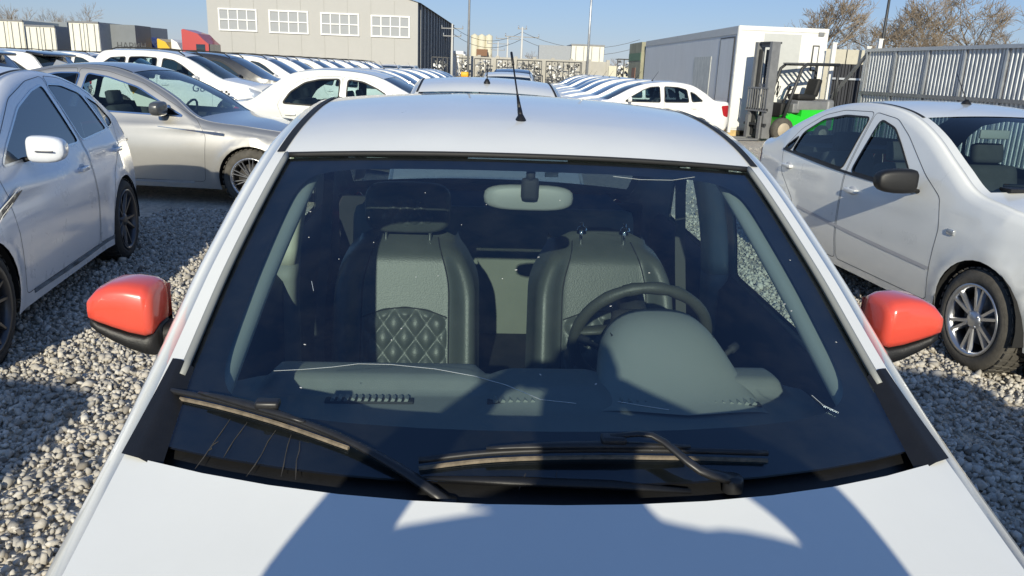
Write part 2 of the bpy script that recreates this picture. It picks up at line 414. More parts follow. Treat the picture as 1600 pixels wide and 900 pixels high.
    # ---- crossing sheet (nose, bonnet, screens, roof, boot, tail)
    n = len(per); N2 = np.stack([-(np.gradient(per[:, 1])), np.gradient(per[:, 0])], 1); N2 /= np.linalg.norm(N2, axis=1)[:, None]+1e-9
    we = hw(per, np.zeros(n)); sl = np.concatenate([[0], np.cumsum(np.linalg.norm(np.diff(per, axis=0), axis=1))])
    ci = [0]; k = 0
    cpos = [sl[np.argmin(((per-np.array(c))**2).sum(1))] for c in ctrl]
    seg_c = dict(nose=.16, hood=.03, ws=.035, roof=.035, rw=.03, trunk=.02, tail=.10); seg_c.update(S.get('crown', {}))
    seg_s = dict(nose=.02, hood=.08, ws=.09, roof=.0, rw=-.06, trunk=-.05, tail=0.0); seg_s.update(S.get('sweep', {}))
    cc = []; cs = []; kk = 0
    for s_ in segs:
        for p in S[s_]: cc.append(seg_c[s_] if not isinstance(seg_c[s_], list) else seg_c[s_][len([q for q in S[s_] if q[0] < p[0] - 1e-9])]); cs.append(seg_s[s_] if not isinstance(seg_s[s_], list) else seg_s[s_][S[s_].index(p)])
    crown = np.interp(sl, cpos, cc); sweep = np.interp(sl, cpos, cs)
    ug = S.get('ug', .93)
    m_ = 6 if lod < .12 else 3
    us = np.array([-1, -(1+ug)/2] + list(np.linspace(-ug, ug, 2*m_+1)) + [(1+ug)/2, 1]); M_ = len(us)
    shp = 1-np.abs(us)**2.2
    GX = we[:, None]*us[None]; GY = per[:, 0][:, None]+N2[:, 0][:, None]*crown[:, None]*shp[None]-sweep[:, None]*shp[None]; GZ = per[:, 1][:, None]+N2[:, 1][:, None]*crown[:, None]*shp[None]
    GP = np.stack([GX, GY, GZ], 2)
    du = np.gradient(GP, axis=1); dp = np.gradient(GP, axis=0); GN = np.cross(du, dp); GN /= np.linalg.norm(GN, axis=2)[..., None]+1e-9
    GN[GN[..., :].sum(2) == 0] = (0, 0, 1)
    out_dir = np.stack([np.zeros((n, M_)), np.repeat(N2[:, :1], M_, 1), np.repeat(N2[:, 1:], M_, 1)], 2)
    flip = (GN*out_dir).sum(2) < 0; GN[flip] *= -1
    gcls = {}
    for i in range(n-1):
        for j in range(M_-1):
            k = 'body'; um = abs((us[j]+us[j+1])/2); zc = (per[i][1]+per[i+1][1])/2
            if tag[i] == 'ws' and um < ug: k = 'windshield'
            elif tag[i] == 'rw' and um < ug: k = 'rear_window'
            elif tag[i] == 'tail' and um > .66 and S.tl[0] < zc < S.tl[1]: k = 'tail_light'
            elif tag[i] in ('nose',) and um > .5 and S.hl[0] < zc < S.hl[1]: k = 'headlight'
            elif tag[i] == 'nose' and um < .5 and S.gr[0] < zc < S.gr[1]: k = 'grille'
            elif tag[i] in ('nose', 'tail') and zc < .30: k = 'front_skirt' if tag[i] == 'nose' else 'rear_skirt'
            gcls.setdefault(k, []).append((i, j))
    def grid_mesh(cells, off=0.0):
        idx = {}; P = []; N = []; Fc = []
        def vid(i, j):
            if (i, j) not in idx: idx[(i, j)] = len(P); P.append(GP[i, j]+GN[i, j]*off); N.append(GN[i, j])
            return idx[(i, j)]
        for i, j in cells: Fc.append((vid(i, j), vid(i, j+1), vid(i+1, j+1), vid(i+1, j)))
        return np.array(P), Fc, np.array(N)
    def join(*ms):
        P = []; Fc = []; N = []
        for p, f, nn in ms:
            k = len(P); P += [tuple(x) for x in p]; N += [tuple(x) for x in nn]; Fc += [tuple(int(q)+k for q in ff) for ff in f]
        return P, Fc, N
    P, Fc, N = join(side_mesh(cls == 0, 1), side_mesh(cls == 0, -1), grid_mesh(gcls['body']))
    put('body', mesh('body', P, Fc, paint, True, N))
    # ---- doors with handles
    for i, q in enumerate(drs):
        for side in (1, -1):
            P, Fc, N = side_mesh(cls == 20+i, side); k = put('door', mesh('door', P, Fc, paint, True, N))
            b = MB(); b.ribbon([surf(p, side) for p in q[::1]], [surfn(p, side) for p in q], .0045, .0012, True); put('door_gap', b.me('door_gap', M_GAP), k)
            hy, hz = S.handles[i]; b = MB(); c = surf((hy, hz), side)
            if S.get('handle') == 'flush':
                b.box(c+Vector((side*.004, 0, 0)), (.012, .20, .032), bevel=.006); b.box(c+Vector((side*.008, .06, -.004)), (.014, .07, .022), bevel=.006)
            else:
                b.box(c+Vector((side*.022, 0, 0)), (.018, .165, .032), bevel=.008); b.box(c+Vector((side*.008, -.065, 0)), (.03, .03, .028), bevel=.008); b.box(c+Vector((side*.008, .065, 0)), (.03, .03, .028), bevel=.008)
            put('handle', b.me('handle', paint), k)
            if S.get('handle') != 'flush':
                b = MB(); b.lathe([(0, .001), (.05, .002), (.058, -.006)], 16, Matrix.Translation(c) @ Matrix.Diagonal((side, 1.2, .62, 1))); put('handle_recess', b.me('handle_recess', mat('handle_cup', (.55, .56, .57), .5)), k)
    # ---- windows
    for i, q in enumerate(wins):
        for side in (1, -1):
            P, Fc, N = side_mesh(cls == 10+i, side, -.006); gm = S.get('winmat', {}).get(i, glass); k = put('side_window', mesh('side_window', P, Fc, gm, True, N))
            b = MB(); b.ribbon([surf(p, side) for p in q], [surfn(p, side) for p in q], S.get('trimw', .022), .003, True)
            put('window_trim', b.me('window_trim', S.get('trim') or M_RUBBER), k)
    if details:
        for lines in S.get('lines', []):
            for side in (1, -1):
                b = MB(); q = catmull(lines[0], .06)[0]; b.ribbon([surf(p, side) for p in q], [surfn(p, side) for p in q], lines[1], lines[3] if len(lines) > 3 else .002); put(lines[4] if len(lines) > 4 else 'side_trim', b.me('side_trim', lines[2]))
    if not main:
        P, Fc, N = grid_mesh(gcls['windshield'], -.004); put('windshield', mesh('windshield', P, Fc, glass if interior else G_DARK, True, N))
    P, Fc, N = grid_mesh(gcls['rear_window'], -.004); put('rear_window', mesh('rear_window', P, Fc, (G_TINT if interior else G_DARK), True, N))
    for nm, key, m in (('tail_light', 'tail_light', M_RED), ('headlight', 'headlight', M_LAMP)):
        for side in (1, -1):
            cells = [c for c in gcls.get(key, []) if us[c[1]]*side > 0 or us[c[1]+1]*side > 0]
            ms = [grid_mesh(cells, .004)] if cells else []
            for i, (ln, q, lm) in enumerate(lights):
                if ln == nm: ms.append(side_mesh(cls == 40+i, side, .004))
            if ms: P, Fc, N = join(*ms); put(nm, mesh(nm, P, Fc, m, True, N))
    for nm in ('grille', 'front_skirt', 'rear_skirt'):
        if nm in gcls: P, Fc, N = grid_mesh(gcls[nm], .002); put(nm, mesh(nm, P, Fc, M_PLASTIC, True, N))
    # ---- roof seam strips
    if details:
        ids = [i for i in range(n) if tag[i] in ('roof',)]
        for side in (1, -1):
            jj = M_-2 if side > 0 else 1
            b = MB(); b.ribbon([Vector(GP[i, jj]) for i in ids], [Vector(GN[i, jj]) for i in ids], S.get('ditch', .02), .003); put('roof_seam', b.me('roof_seam', M_RUBBER))
    # ---- underbody, arch liners
    b = MB(); b.box((0, S.L/2, .36), (1.15, S.L-.7, .34))
    for yc in (S.yf, S.yr):
        for side in (1, -1):
            x1 = float(hw(np.array([[yc, S.wz+Ra*.98]]))[0])-.012; nn = 14; Vv = []; Ff = []
            for k in range(nn+1):
                t = math.pi*(1.08*k/nn-.04); cy, cz = yc+(Ra+.004)*math.cos(t), S.wz+(Ra+.004)*math.sin(t); Vv += [(side*.5, cy, cz), (side*x1, cy, cz)]
            Ff = [(2*k, 2*k+1, 2*k+3, 2*k+2) for k in range(nn)]; b.add(Vv, Ff, True)
            b.box((side*.5, yc, S.wz+.12), (.02, Ra*2, Ra*2-.1))
    put('underbody', b.me('underbody', M_UNDER))
    # ---- wheels
    ty, rim, disc = wheel
    for yc in (S.yf, S.yr):
        for side in (1, -1):
            x = float(hw(np.array([[yc, S.wz+Ra+.01]]))[0])-.112
            Mw = Matrix.Translation((side*x, yc, S.wz)) @ (Matrix.Rotation(math.pi, 4, 'Z') if side < 0 else Matrix()) @ Matrix.Rotation(.3*yc, 4, 'X')
            k = put('wheel', ty, None, Mw); put('rim', rim, k); put('brake_disc', disc, k)
    # ---- mirrors
    if details and not main:
        my, mz = S.mirror
        for side in (1, -1):
            base = surf((my, mz-.03), side); secs = mirror_part(S.get('mirror_size', (.19, .10, .14)))
            flipM = Matrix.Diagonal((side, 1, 1, 1))
            Mm = Matrix.Translation(base+Vector((side*.035, .01, .075))) @ flipM
            Vm, Fm = loft(secs); Vm = [Mm @ v for v in Vm]
            if side < 0: Fm = [f[::-1] for f in Fm]
            k = put('door_mirror', mesh('door_mirror', Vm, Fm, S.get('mirror_mat') or paint))
            b = MB(); b.tube([base+Vector((-side*.03, 0, .0)), base+Vector((side*.05, .01, .02)), base+Vector((side*.11, .015, .03))], [.03, .024, .02], 8, flat=.6); put('mirror_foot', b.me('mirror_foot', M_PLASTIC), k)
            gv = [Mm @ Vector((x_, .046, z_)) for x_, z_ in rrect(.09, 0.0, .075, .048, 16, 4)]; put('mirror_glass', mesh('mirror_glass', gv, [tuple(range(16))], M_CHROME, False), k)
    # ---- interior
    if interior and not main:
        b = MB()
        for sx in (-.36, .36):
            for y_, tall in ((S.seat1, 1), (S.seat2, 1)):
                z0 = .36; b.box((sx, y_-.22, z0+.10), (.48, .50, .20), bevel=.06)
                b.box((sx, y_+.08, z0+.42), (.46, .15, .60), Matrix.Rotation(-.28, 3, 'X'), bevel=.06)
                b.box((sx, y_+.19, z0+.80), (.25, .09, .16), Matrix.Rotation(-.2, 3, 'X'), bevel=.035)
        put('seats', b.me('seats', M_SEATF))
        b = MB(); wy = S['ws'][0][0] if False else S['hood'][-1][0]
        b.box((0, wy+.34, S['hood'][-1][1]-.13), (1.22, .62, .12), bevel=.04); b.box((0, wy+.45, .62), (1.25, .3, .45)); b.box((0, S.L/2+.1, .30), (1.3, S.L*.5, .06))
        b.box((0, S.rw[-1][0]-.22, S.rw[-1][1]-.07), (1.15, .5, .04))
        put('dashboard', b.me('dashboard', M_INT))
        b = MB(); ring = [(.36+.18*math.cos(t), wy+.66-.07*math.sin(t), S['hood'][-1][1]-.02+.16*math.sin(t)) for t in [2*math.pi*k/20 for k in range(21)]]
        b.tube(ring, .015, 6, False); b.box((.36, wy+.64, S['hood'][-1][1]-.03), (.3, .05, .06)); put('steering_wheel', b.me('steering_wheel', M_INT))
        b = MB()
        for side in (1, -1):
            q0 = S.plan; pts = [(y_, z_) for y_ in np.linspace(S.hood[-1][0]+.1, S.rw[-1][0]-.2, 8) for z_ in (.30, .95)]
            Pp = [surf((y_, min(z_, float(np.interp(y_, *zip(*S.belt)))-.0)), side)-Vector((side*.07, 0, 0)) for y_, z_ in pts]
            b.add(Pp, [(2*i, 2*i+1, 2*i+3, 2*i+2) for i in range(7)])
        put('door_lining', b.me('door_lining', M_INT))
    aux = dict(GP=GP, GN=GN, per=per, tag=tag, us=us, ug=ug, hw=hw, surf=surf, surfn=surfn, gcls=gcls, grid_mesh=grid_mesh, n=n, wins=wins)
    return parts, aux
def put_car(tmpl, name, loc, rz, label, group=None, cat='car', scale=None, skip=()):
    root = thing(name, loc, rz, label, cat, group, None, scale); made = []
    for nm, me, par, M, lab in tmpl:
        if nm in skip or (par is not None and made[par] is None): made.append(None); continue
        o = bpy.data.objects.new(nm, me); C.objects.link(o); o.parent = root if par is None else made[par]
        if M is not None: o.matrix_local = M
        made.append(o)
    return root

def spec(**k): return Spec(k)
LOGAN = spec(L=4.35, sill=.22, arch=.345, wz=.305, yf=.80, yr=3.43, th=.05, th2=.38, round=.036, shoulder=.004, ug=.95,
    nose=[(.18, .20), (.07, .30), (.03, .48), (.07, .66), (.15, .76)], hood=[(.42, .87), (.75, .955), (1.058, 1.043)],
    ws=[(1.275, 1.122), (1.6, 1.282), (1.919, 1.437)], roof=[(2.1, 1.490), (2.5, 1.535), (2.95, 1.53), (3.32, 1.455)],
    rw=[(3.6, 1.28), (3.88, 1.08)], trunk=[(4.0, 1.035), (4.24, 1.005)], tail=[(4.31, .93), (4.345, .70), (4.33, .45), (4.2, .24)],
    plan=[(0, .58), (.1, .66), (.3, .72), (.7, .735), (1.06, .745), (1.275, .757), (1.5, .77), (1.92, .79), (2.4, .81), (2.8, .82), (3.6, .82), (4.1, .77), (4.3, .70), (4.36, .62)],
    belt=[(0, .70), (1.0, .90), (1.5, .93), (3.5, .99), (4.35, .95)],
    windows=[[(1.56, .985), (1.66, 1.10), (1.98, 1.29), (2.2, 1.385), (2.43, 1.412), (2.46, .995)], [(2.57, .998), (2.55, 1.415), (2.85, 1.40), (3.08, 1.345), (3.30, 1.20), (3.42, 1.03)]],
    doors=[[(1.28, .27), (1.28, .95), (1.43, 1.03), (1.55, 1.13), (1.97, 1.335), (2.2, 1.425), (2.50, 1.455), (2.515, .95), (2.515, .27)], [(2.53, .27), (2.53, .95), (2.515, 1.455), (2.9, 1.44), (3.15, 1.38), (3.38, 1.22), (3.50, 1.0), (3.42, .80), (3.16, .60), (3.08, .40), (3.06, .27)]],
    handles=[(2.36, .86), (3.30, .87)], mirror=(1.60, .99), tl=(.68, .97), hl=(.58, .78), gr=(.34, .56), seat1=2.28, seat2=3.15,
    lights=[('tail_light', [(4.06, .70), (4.10, .95), (4.22, .985), (4.295, .93), (4.31, .72)], M_RED), ('headlight', [(.12, .60), (.14, .735), (.34, .83), (.30, .66)], M_LAMP)],
    sweep=dict(hood=[.05, .09, .165], ws=[.14, .09, .05], roof=[.03, .01, 0, -.02]), crown=dict(hood=[.045, .035, .012], ws=[.02, .03, .026], roof=.035), mirror_mat=None)
GRANTA = Spec(LOGAN); GRANTA.update(L=4.27, hood=[(.42, .86), (.78, .945), (1.08, 1.00)], ws=[(1.30, 1.11), (1.65, 1.30), (1.98, 1.415)], roof=[(2.2, 1.455), (2.55, 1.49), (2.95, 1.48), (3.25, 1.42)],
    rw=[(3.55, 1.26), (3.83, 1.08)], trunk=[(3.95, 1.06), (4.17, 1.04)], tail=[(4.235, .97), (4.26, .72), (4.25, .45), (4.1, .24)],
    plan=[(0, .60), (.1, .68), (.3, .76), (.8, .83), (1.5, .85), (2.8, .85), (3.6, .83), (4.0, .77), (4.2, .70), (4.28, .62)],
    windows=[[(1.50, .97), (1.60, 1.06), (1.95, 1.27), (2.15, 1.35), (2.38, 1.375), (2.42, .985)], [(2.53, .99), (2.50, 1.38), (2.85, 1.372), (3.08, 1.32), (3.16, 1.01)], [(3.24, 1.02), (3.17, 1.28), (3.30, 1.22), (3.52, 1.05)]],
    doors=[LOGAN.doors[0], [(2.53, .27), (2.53, .95), (2.515, 1.42), (2.9, 1.405), (3.12, 1.35), (3.36, 1.2), (3.50, 1.0), (3.42, .80), (3.16, .60), (3.08, .40), (3.06, .27)]],
    lights=[('tail_light', [(4.02, .95), (4.10, .70), (4.235, .66), (4.235, .97)], M_RED), ('headlight', [(.12, .60), (.14, .735), (.36, .84), (.32, .66)], M_LAMP)], tl=(.64, .98), winmat={1: G_TINT})
GRANTA.doors = [[(y, z-.035 if z > 1.2 else z) for y, z in LOGAN.doors[0]], GRANTA.doors[1]]
COBALT = spec(L=4.56, sill=.24, arch=.36, wz=.318, yf=.86, yr=3.58, th=.30, round=.06, crease=.003,
    nose=[(.18, .20), (.06, .32), (.03, .52), (.08, .72), (.18, .83)], hood=[(.45, .93), (.85, 1.0), (1.14, 1.045)],
    ws=[(1.40, 1.165), (1.75, 1.335), (2.05, 1.44)], roof=[(2.3, 1.49), (2.65, 1.515), (3.0, 1.50), (3.3, 1.44)],
    rw=[(3.74, 1.27), (4.08, 1.13)], trunk=[(4.2, 1.11), (4.45, 1.08)], tail=[(4.51, 1.0), (4.555, .75), (4.54, .48), (4.38, .25)],
    plan=[(0, .60), (.1, .70), (.3, .79), (.8, .86), (1.5, .868), (2.8, .868), (3.7, .86), (4.28, .79), (4.48, .71), (4.57, .62)],
    belt=[(0, .72), (1.0, .90), (1.5, .93), (3.6, 1.04), (4.48, 1.0)],
    windows=[[(1.70, .975), (1.80, 1.09), (2.02, 1.25), (2.18, 1.355), (2.40, 1.405), (2.47, 1.0)], [(2.60, 1.005), (2.55, 1.41), (2.90, 1.405), (3.20, 1.35), (3.44, 1.22), (3.50, 1.05)], [(3.53, 1.055), (3.48, 1.195), (3.62, 1.10), (3.66, 1.065)]],
    doors=[[(1.33, .30), (1.30, .80), (1.38, .97), (1.62, 1.09), (1.98, 1.315), (2.2, 1.422), (2.51, 1.455), (2.53, .95), (2.50, .30)], [(2.52, .30), (2.545, .95), (2.525, 1.455), (2.95, 1.445), (3.22, 1.39), (3.50, 1.25), (3.68, 1.06), (3.62, .85), (3.31, .65), (3.21, .45), (3.19, .30)]],
    handles=[(2.37, .865), (3.50, .92)], mirror=(1.62, 1.0), mirror_size=(.26, .13, .165), tl=(.72, 1.03), hl=(.60, .86), gr=(.40, .56), seat1=2.40, seat2=3.25,
    lights=[('tail_light', [(4.26, .76), (4.32, 1.03), (4.50, 1.0), (4.51, .74)], M_RED), ('headlight', [(.12, .62), (.16, .80), (.50, .90), (.38, .68)], M_LAMP)],
    lines=[([(1.32, .52), (2.2, .55), (3.20, .60)], .022, mat('rub_strip', (.5, .5, .51), .4), .004), ([(1.66, .965), (2.6, .99), (3.68, 1.055)], .02, M_PLASTIC, .006, 'belt_strip')],
    mirror_mat=M_PLASTIC, trimw=.016)
SEDAN = spec(L=4.80, sill=.20, arch=.37, wz=.335, yf=.93, yr=3.73, th=.40, round=.06, crease=.010, shoulder=.085, tuck=.03,
    nose=[(.2, .18), (.06, .30), (.03, .50), (.08, .70), (.2, .80)], hood=[(.50, .87), (.95, .925), (1.46, .985)],
    ws=[(1.76, 1.14), (2.08, 1.285), (2.38, 1.38)], roof=[(2.65, 1.42), (3.0, 1.435), (3.35, 1.405), (3.6, 1.355)],
    rw=[(4.0, 1.23), (4.35, 1.10)], trunk=[(4.5, 1.065), (4.70, 1.06)], tail=[(4.74, 1.0), (4.79, .78), (4.77, .48), (4.6, .24)],
    plan=[(0, .60), (.1, .74), (.3, .85), (.9, .945), (1.8, .94), (3.0, .94), (3.8, .945), (4.4, .87), (4.65, .78), (4.8, .66)],
    belt=[(0, .70), (1.2, .87), (1.7, .895), (3.6, .965), (4.8, .95)],
    windows=[[(1.60, .925), (1.80, 1.02), (2.28, 1.22), (2.65, 1.31), (2.90, 1.345), (2.98, .945)], [(3.06, .95), (2.98, 1.345), (3.25, 1.335), (3.55, 1.27), (3.72, .985)], [(3.77, .99), (3.62, 1.25), (3.85, 1.17), (4.08, 1.045), (4.04, 1.005)]],
    doors=[[(1.47, .28), (1.44, .75), (1.48, .90), (1.66, 1.02), (2.22, 1.275), (2.65, 1.372), (2.99, 1.40), (3.02, .92), (2.98, .28)], [(3.0, .28), (3.04, .92), (3.01, 1.40), (3.3, 1.385), (3.62, 1.31), (3.9, 1.18), (4.12, 1.03), (3.9, .90), (3.50, .70), (3.34, .5), (3.32, .28)]],
    handles=[(2.80, .80), (3.72, .845)], mirror=(1.93, .95), mirror_size=(.20, .14, .165), tl=(.80, .98), hl=(.62, .80), gr=(.32, .60), seat1=2.60, seat2=3.50,
    lights=[('tail_light', [(4.40, .90), (4.46, .96), (4.73, .97), (4.75, .86)], M_RED), ('headlight', [(.12, .66), (.16, .77), (.60, .85), (.45, .74)], M_LAMP)],
    sweep=dict(ws=.06, hood=.05), trim=M_CHROME, trimw=.018, lines=[([(1.60, .27), (2.5, .26), (3.32, .27)], .03, M_CHROME, .004, 'sill_strip')], handle='pull')
WAGON = spec(L=4.45, sill=.27, arch=.37, wz=.325, yf=.86, yr=3.50, th=.27, round=.06,
    nose=[(.18, .24), (.06, .34), (.03, .54), (.08, .74), (.18, .86)], hood=[(.45, .96), (.80, 1.03), (1.08, 1.085)],
    ws=[(1.35, 1.21), (1.70, 1.40), (2.0, 1.53)], roof=[(2.3, 1.60), (2.8, 1.635), (3.4, 1.63), (3.95, 1.58)],
    rw=[(4.12, 1.40), (4.30, 1.13)], trunk=[(4.34, 1.08), (4.38, 1.0)], tail=[(4.41, .9), (4.44, .70), (4.42, .5), (4.3, .28)],
    plan=[(0, .60), (.1, .70), (.3, .80), (.8, .87), (1.5, .88), (2.8, .88), (3.6, .87), (4.1, .82), (4.35, .74), (4.46, .66)],
    belt=[(0, .76), (1.0, .95), (1.5, .99), (3.6, 1.07), (4.45, 1.05)],
    windows=[[(1.58, 1.03), (1.70, 1.15), (2.0, 1.35), (2.2, 1.45), (2.46, 1.49), (2.52, 1.045)], [(2.64, 1.05), (2.60, 1.49), (2.95, 1.505), (3.25, 1.49), (3.32, 1.09)], [(3.40, 1.10), (3.34, 1.49), (3.70, 1.46), (3.98, 1.28), (3.94, 1.17)]],
    doors=[[(1.30, .32), (1.28, .9), (1.42, 1.08), (1.60, 1.17), (1.98, 1.40), (2.2, 1.50), (2.55, 1.54), (2.58, 1.0), (2.55, .32)], [(2.57, .32), (2.60, 1.0), (2.57, 1.54), (3.3, 1.545), (3.42, 1.08), (3.35, .85), (3.18, .62), (3.12, .45), (3.10, .32)]],
    handles=[(2.40, .93), (3.24, .96)], mirror=(1.62, 1.04), tl=(.80, 1.2), hl=(.64, .88), gr=(.40, .6), seat1=2.32, seat2=3.15,
    lights=[('tail_light', [(4.18, .85), (4.16, 1.15), (4.28, 1.12), (4.38, .98), (4.40, .85)], M_RED), ('headlight', [(.12, .66), (.16, .83), (.46, .93), (.36, .72)], M_LAMP)], mirror_mat=None)

def taller(S, dz=.09, z0=.45, z1=.95):
    f = lambda z: z + dz*min(1, max(0, (z-z0)/(z1-z0)))
    for k in ('nose', 'hood', 'ws', 'roof', 'rw', 'trunk', 'tail', 'belt', 'handles'): S[k] = [(a, f(b)) for a, b in S[k]]
    for k in ('windows', 'doors'): S[k] = [[(a, f(b)) for a, b in q] for q in S[k]]
    S['lights'] = [(n, [(a, f(b)) for a, b in q], m) for n, q, m in S['lights']]; S['mirror'] = (S['mirror'][0], f(S['mirror'][1])); S['tl'] = tuple(f(z) for z in S['tl']); S['hl'] = tuple(f(z) for z in S['hl'])
taller(SEDAN)

def shorten(S, k):
    S = Spec(S)
    for q in ('nose', 'hood', 'ws', 'roof', 'rw', 'trunk', 'tail', 'belt', 'handles', 'plan'): S[q] = [(a*k, b) for a, b in S[q]]
    for q in ('windows', 'doors'): S[q] = [[(a*k, b) for a, b in w_] for w_ in S[q]]
    S['lights'] = [(n, [(a*k, b) for a, b in q], m) for n, q, m in S['lights']]; S['lines'] = [([(a*k, b) for a, b in l_[0]],)+tuple(l_[1:]) for l_ in S.get('lines', [])]
    S['mirror'] = (S['mirror'][0]*k, S['mirror'][1])
    for q in ('L', 'yf', 'yr', 'seat1', 'seat2'): S[q] *= k
    return S
# ------------------------------------------------------------------ ground
def ground_mat():
    m, n, l, b = new_mat('gravel_ground'); tc = n.new('ShaderNodeTexCoord')
    v = n.new('ShaderNodeTexVoronoi'); v.inputs['Scale'].default_value = 26; l.new(tc.outputs['Object'], v.inputs['Vector'])
    v2 = n.new('ShaderNodeTexVoronoi'); v2.inputs['Scale'].default_value = 26; v2.feature = 'DISTANCE_TO_EDGE'; l.new(tc.outputs['Object'], v2.inputs['Vector'])
    nz = n.new('ShaderNodeTexNoise'); nz.inputs['Scale'].default_value = .35; nz.inputs['Detail'].default_value = 8; l.new(tc.outputs['Object'], nz.inputs['Vector'])
    cr = n.new('ShaderNodeValToRGB'); cr.color_ramp.elements[0].color = (.50, .45, .37, 1); cr.color_ramp.elements[1].color = (.66, .60, .50, 1)
    cr.color_ramp.elements[0].position = .35; cr.color_ramp.elements[1].position = .65; l.new(nz.outputs['Fac'], cr.inputs[0])
    hs = n.new('ShaderNodeMapRange'); hs.inputs['To Min'].default_value = .72; hs.inputs['To Max'].default_value = 1.25; l.new(v.outputs['Color'], hs.inputs[0])
    mx = n.new('ShaderNodeMix'); mx.data_type = 'RGBA'; mx.blend_type = 'MULTIPLY'; mx.inputs[0].default_value = 1
    l.new(cr.outputs[0], mx.inputs[6]); l.new(hs.outputs[0], mx.inputs[7]); l.new(mx.outputs[2], b.inputs['Base Color'])
    b.inputs['Roughness'].default_value = .95
    mr = n.new('ShaderNodeMapRange'); mr.inputs['From Max'].default_value = .25; l.new(v2.outputs['Distance'], mr.inputs[0])
    bp = n.new('ShaderNodeBump'); bp.inputs['Strength'].default_value = .6; bp.inputs['Distance'].default_value = .03; l.new(mr.outputs[0], bp.inputs['Height']); l.new(bp.outputs[0], b.inputs['Normal'])
    return m
obj('ground', mesh('ground', [(-900, -60, 0), (900, -60, 0), (900, 2500, 0), (-900, 2500, 0)], [(0, 1, 2, 3)], ground_mat(), False), kind='structure')
def gravel():
    m, n, l, b = new_mat('gravel_stone'); at = n.new('ShaderNodeAttribute'); at.attribute_name = 'tone'
    cr = n.new('ShaderNodeValToRGB'); e = cr.color_ramp.elements; e[0].color = (.17, .15, .125, 1); e[1].color = (.64, .61, .55, 1); x = e.new(.4); x.color = (.43, .405, .36, 1); x = e.new(.75); x.color = (.55, .51, .445, 1)
    l.new(at.outputs['Fac'], cr.inputs[0])
    tc = n.new('ShaderNodeTexCoord'); nz = n.new('ShaderNodeTexNoise'); nz.inputs['Scale'].default_value = 90; nz.inputs['Detail'].default_value = 4; l.new(tc.outputs['Object'], nz.inputs['Vector'])
    mr = n.new('ShaderNodeMapRange'); mr.inputs['To Min'].default_value = .75; mr.inputs['To Max'].default_value = 1.25; l.new(nz.outputs['Fac'], mr.inputs[0])
    mx = n.new('ShaderNodeMix'); mx.data_type = 'RGBA'; mx.blend_type = 'MULTIPLY'; mx.inputs[0].default_value = 1; l.new(cr.outputs[0], mx.inputs[6]); l.new(mr.outputs[0], mx.inputs[7]); l.new(mx.outputs[2], b.inputs['Base Color'])
    b.inputs['Roughness'].default_value = .9
    rs = np.random.RandomState(3); bm = bmesh.new(); bmesh.ops.create_icosphere(bm, subdivisions=1, radius=1); bm.verts.index_update()
    V0 = np.array([v.co for v in bm.verts]); F0 = np.array([[v.index for v in f.verts] for f in bm.faces]); bm.free()
    regs = [(-3.9, -.55, .5, 8.6, 1700), (.6, 3.6, .8, 6.8, 1750), (-1.0, 1.3, 4.3, 4.9, 500), (1.1, 3.4, 6.8, 9.5, 600), (2.0, 6.5, 9.5, 20, 60)]
    Xs = []
    for x0, x1, y0, y1, dn in regs:
        k = int((x1-x0)*(y1-y0)*dn); Xs.append(np.stack([rs.uniform(x0, x1, k), rs.uniform(y0, y1, k), np.full(k, 1.0 if dn > 200 else 1.25)], 1))
    P = np.concatenate(Xs); k = len(P)
    s = np.clip(rs.lognormal(-4.37, .32, k), .007, .034)*P[:, 2]
    ax = rs.normal(size=(k, 4)); ax /= np.linalg.norm(ax, axis=1)[:, None]; w_, x_, y_, z_ = ax.T
    Rm = np.stack([1-2*(y_**2+z_**2), 2*(x_*y_-z_*w_), 2*(x_*z_+y_*w_), 2*(x_*y_+z_*w_), 1-2*(x_**2+z_**2), 2*(y_*z_-x_*w_), 2*(x_*z_-y_*w_), 2*(y_*z_+x_*w_), 1-2*(x_**2+y_**2)], 1).reshape(k, 3, 3)
    sc3 = np.stack([rs.uniform(.8, 1.55, k), rs.uniform(.7, 1.1, k), rs.uniform(.5, .9, k)], 1)
    jit = 1+rs.uniform(-.42, .30, (k, len(V0)))
    VV = V0[None]*jit[..., None]*sc3[:, None, :]*s[:, None, None]; VV = np.einsum('kij,kvj->kvi', Rm, VV)
    zc = s*rs.uniform(.1, .75, k) + rs.uniform(0, .012, k)
    VV += np.stack([P[:, 0], P[:, 1], zc], 1)[:, None, :]
    nv = len(V0); FF = (F0[None]+(np.arange(k)*nv)[:, None, None]).reshape(-1, 3)
    me = bpy.data.meshes.new('gravel'); me.vertices.add(k*nv); me.vertices.foreach_set('co', VV.reshape(-1).astype(np.float32))
    nf = len(FF); me.loops.add(nf*3); me.loops.foreach_set('vertex_index', FF.reshape(-1).astype(np.int32)); me.polygons.add(nf)
    me.polygons.foreach_set('loop_start', (np.arange(nf)*3).astype(np.int32))
    me.update(); me.validate()
    a = me.attributes.new('tone', 'FLOAT', 'POINT'); a.data.foreach_set('value', np.repeat(np.clip(rs.normal(.55, .23, k), 0, 1), nv).astype(np.float32))
    me.materials.append(m)
    o = obj('gravel', me, kind='stuff'); o['label'] = 'pale crushed stone gravel covering the yard between the cars'; o['category'] = 'gravel'
gravel()
# ------------------------------------------------------------------ the white car in the middle
W_MAIN = wheel_meshes(.31, .19, .20, 'steel')
YAW = .0709; POS = Vector((.1496, .118, 0))
MW = Matrix.Translation(POS) @ Matrix.Rotation(YAW, 4, 'Z'); MWI = MW.inverted()
tm, AX = car_template(LOGAN, .055, M_LOGAN, G_CLEAR, True, W_MAIN, main=True)
